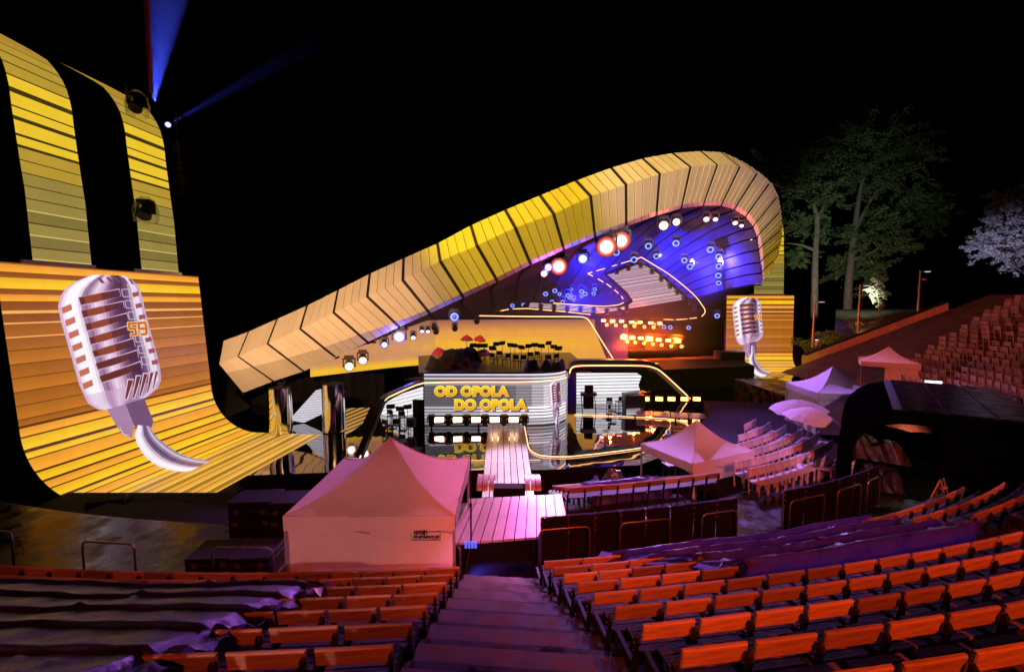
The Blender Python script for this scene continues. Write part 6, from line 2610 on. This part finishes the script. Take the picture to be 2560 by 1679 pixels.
# speaker stack by the right wing
ss_ = thing('speaker_stack', 'big black box left of the distant right screen', 'speaker', put(1826, 45.5, STG), 0)
mb = MB(); mb.box((0, 0, 1.35), (2.5, 1.6, 2.7)); mb.build('cabinet', M['blackgloss'], ss_)
mb = MB(); mb.box((0, -.83, 1.35), (2.2, .05, 2.4)); mb.build('grille', M['black'], ss_)
# heaps under plastic at the stage front
covered('covered_gear', 'bluish plastic covered gear at the stage front, larger heap', 'covered gear', put(1548, 17.6, -2.1), 1.5, 1.0, 1.45, M['plasticblue'], 61)
covered('covered_gear', 'white pointed plastic covered gear at the stage front, left heap', 'covered gear', put(1505, 17.4, -2.1), .7, .8, 1.25, M['tarp'], 62)
tb = thing('small_table', 'small white topped table under the corner tent', 'table', at_z(1680, 1200, -1.6), .3)
mb = MB(); mb.box((0, 0, .74), (.75, .5, .03)); mb.build('table_top', M['chairwhite'], tb)
for x in (-.33, .33):
    for y in (-.2, .2):
        mb = MB(); mb.bar((x, y, 0), (x, y, .73), .03); mb.build('leg', M['pipe'], tb)
# line array and moving heads at the left tower
la_ = thing('line_array', 'dark hanging speaker array with faint red marks beside the left tower', 'speaker array', at_y(448, 430, 25.5))
for k in range(9):
    mb = MB(); mb.box((.02 * k, 0, 1.45 - k * .34), (.55, .6, .30), rx=.03 * k); mb.build('cabinet', M['blackgloss'], la_)
    mb = MB(); mb.box((.02 * k + .05, -.31, 1.45 - k * .34), (.08, .02, .12), rx=.03 * k); mb.build('badge', M['redbrown'], la_)
mb = MB(); mb.bar((0, 0, 1.6), (0, 0, 3.2), .05); mb.build('hanging_chain', M['iron'], la_)

# moving heads with rain hoods on the narrow left tower, and their beams in the damp air
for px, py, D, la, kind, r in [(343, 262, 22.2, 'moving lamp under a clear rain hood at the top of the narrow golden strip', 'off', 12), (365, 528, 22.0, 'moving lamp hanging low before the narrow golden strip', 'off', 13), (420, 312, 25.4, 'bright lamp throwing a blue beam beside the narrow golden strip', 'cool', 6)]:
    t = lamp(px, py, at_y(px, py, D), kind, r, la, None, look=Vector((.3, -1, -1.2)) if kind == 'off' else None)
    if kind == 'off':
        mb = MB()
        mb.grid([[(.34 * cos(a * pi / 8) * k, .34 * sin(a * pi / 8) * k, z) for a in range(17)] for k, z in ((.9, -.35), (1, 0), (.8, .3), (.3, .45))])
        mb.build('rain_hood', M['hood'] if 'hood' in M else M['plasticclear'], t, smooth=True) if ('hood' in M or 'plasticclear' in M) else None
tw = thing('lamp_truss', 'thin dark truss hung along the inner edge of the narrow golden strip', 'truss', at_y(322, 300, 23.3), world=True)
mb = MB()
mb.tube([at_y(316, 215, 23.3), at_y(322, 340, 23.3), at_y(334, 520, 23.3)], .05, 5)
mb.build('rail', M['iron'], tw)
mb = MB()
mb.tube([at_y(322, 340, 23.1), at_y(338, 500, 23.1)], .05, 5)
mb.build('rail', M['pipe'], tw)


def beam(label, a, b, r0, r1, color, watts, dens, deg, fade=False):
    """cone of damp air lit by a real narrow lamp inside it"""
    a, b = Vector(a), Vector(b)
    d = (b - a).normalized()
    mb = MB()
    mb.cyl(a, b, r0, r1, n=20)
    m = bpy.data.materials.new('beam_haze')
    m.use_nodes = True
    nt = m.node_tree
    nt.nodes.clear()
    vs = nt.nodes.new('ShaderNodeVolumePrincipled')
    vs.inputs['Density'].default_value = dens
    vs.inputs['Color'].default_value = (1, 1, 1, 1)
    out = nt.nodes.new('ShaderNodeOutputMaterial')
    nt.links.new(vs.outputs[0], out.inputs['Volume'])
    if fade:                                            # density falls to nothing so the beam fades out
        tc = nt.nodes.new('ShaderNodeTexCoord')
        sx = nt.nodes.new('ShaderNodeSeparateXYZ')
        mr = nt.nodes.new('ShaderNodeMapRange')
        mr.inputs['From Min'].default_value = 0.0
        mr.inputs['From Max'].default_value = 0.96
        mr.inputs['To Min'].default_value = dens
        mr.inputs['To Max'].default_value = 0.0
        nt.links.new(tc.outputs['Generated'], sx.inputs[0])
        nt.links.new(sx.outputs['X'], mr.inputs[0])
        nt.links.new(mr.outputs[0], vs.inputs['Density'])
    o = outward(mb.build('beam_haze', m))
    tag(o, label, 'light beam', kind='stuff')
    spot('beam_lamp', a + d * 0.12 - d * 0.05, b, color, watts, deg, 0.15, 0.04)
    return o


pa, pb = at_y(384, 264, 24.6), at_y(425, -40, 24.6)
beam('broad blue beam rising from the left tower top', pa, pb + (pb - pa) * .1, .10, 1.05, (0.05, 0.08, 1.0), 9000, 0.10, 17)
pa, pb = at_y(421, 311, 25.2), at_y(830, 84, 27.6)
beam('thin blue beam slanting to the right from the left tower', pa, pb, .08, .66, (0.05, 0.07, 1.0), 3200, 0.09, 6.5, fade=True)

# ------------------------------------------------------------------ stage smoke in the shell, lit by the lamps hanging in it
sm_px = [(845, 925), (1000, 830), (1240, 722), (1490, 606), (1640, 552), (1790, 528), (1860, 560), (1893, 620), (1898, 700), (1790, 890), (1560, 900), (1440, 905), (1150, 890), (1000, 905)]
mb = MB()
fr_, bk_ = [rim(x, y, 1.0) for x, y in sm_px], [rim(x, y, 1.0) - RIM_N * 10.0 for x, y in sm_px]
n = len(fr_)
mb.mesh(fr_ + bk_, [tuple(range(n)), tuple(range(2 * n - 1, n - 1, -1))] + [(k, n + k, n + (k + 1) % n, (k + 1) % n) for k in range(n)])
m = bpy.data.materials.new('stage_smoke')
m.use_nodes = True
nt = m.node_tree
nt.nodes.clear()
vs = nt.nodes.new('ShaderNodeVolumePrincipled')
vs.inputs['Density'].default_value = 0.009
vs.inputs['Color'].default_value = (0.95, 0.95, 1, 1)
vs.inputs['Anisotropy'].default_value = 0.0
out = nt.nodes.new('ShaderNodeOutputMaterial')
nt.links.new(vs.outputs[0], out.inputs['Volume'])
o = outward(mb.build('stage_smoke', m))
tag(o, 'thin smoke hanging inside the stage shell', 'smoke', kind='stuff')


def glow(px, py, out, color, watts):
    l = bpy.data.lights.new('lamp_glow', 'POINT')
    l.energy = watts * 1.0
    l.color = color
    l.shadow_soft_size = 0.12
    ob_ = bpy.data.objects.new('lamp_glow', l)
    COL.objects.link(ob_)
    p = rim(px, py, out)
    ob_.location = p + (EYE - p).normalized() * 0.85


for px, py, c, w in [(1516, 617, (1.0, 0.10, 0.07), 420), (1552, 602, (1.0, 0.10, 0.08), 340), (1397, 666, (1.0, 0.07, 0.30), 340), (1457, 647, (0.08, 0.10, 1.0), 220), (1366, 676, (0.35, 0.12, 1.0), 120),
                     (1665, 562, (1.0, 0.22, 0.16), 120), (1776, 545, (1.0, 0.25, 0.2), 60), (1846, 556, (1.0, 0.22, 0.16), 60), (998, 842, (0.10, 0.08, 1.0), 220), (1136, 792, (0.08, 0.1, 1.0), 60)]:
    glow(px, py, -0.7, c, w)
for px, py in [(1531, 803), (1590, 806), (1640, 808), (1580, 846), (1630, 849), (1685, 853)]:
    glow(px, py, -5.4, (1.0, 0.13, 0.01), 700)
spot('stand_lamp_blue', ps.location + Vector((0, -.15, .55)), ps.location + Vector((0.9, -.6, 0)), (0.06, 0.07, 1.0), 90, 120, 0.9, 0.05)

pa, pb = at_y(377, 266, 24.3), at_y(367, -40, 24.3)
beam('thin red beam edging the broad blue beam', pa, pb, .05, .24, (1.0, 0.02, 0.03), 3500, 0.06, 4)

# unseen point light added inside the booth so its contents show
l = bpy.data.lights.new('booth_fill', 'POINT')
l.energy = 30
l.color = (1.0, 0.62, 0.35)
l.shadow_soft_size = 0.1
lo_ = bpy.data.objects.new('booth_fill', l)
COL.objects.link(lo_)
lo_.location = bp_(2.0, 1.6, 2.3)

# ------------------------------------------------------------------ tell look-alikes apart by their place in their row
NTH = ['first', 'second', 'third', 'fourth', 'fifth', 'sixth', 'seventh', 'eighth', 'ninth', 'tenth', 'eleventh', 'twelfth', 'thirteenth', 'fourteenth', 'fifteenth', 'sixteenth', 'seventeenth', 'eighteenth', 'nineteenth', 'twentieth']
fam = {}
for o in bpy.data.objects:
    if o.parent is None and o.get('label') and o.get('category'):
        fam.setdefault(o['label'], []).append(o)
for lab, os_ in fam.items():
    if 1 < len(os_) <= 20:
        os_.sort(key=lambda o: o.location.x / max(0.1, o.location.y))
        for i, o in enumerate(os_):
            o['label'] = NTH[i] + ' from left, ' + lab
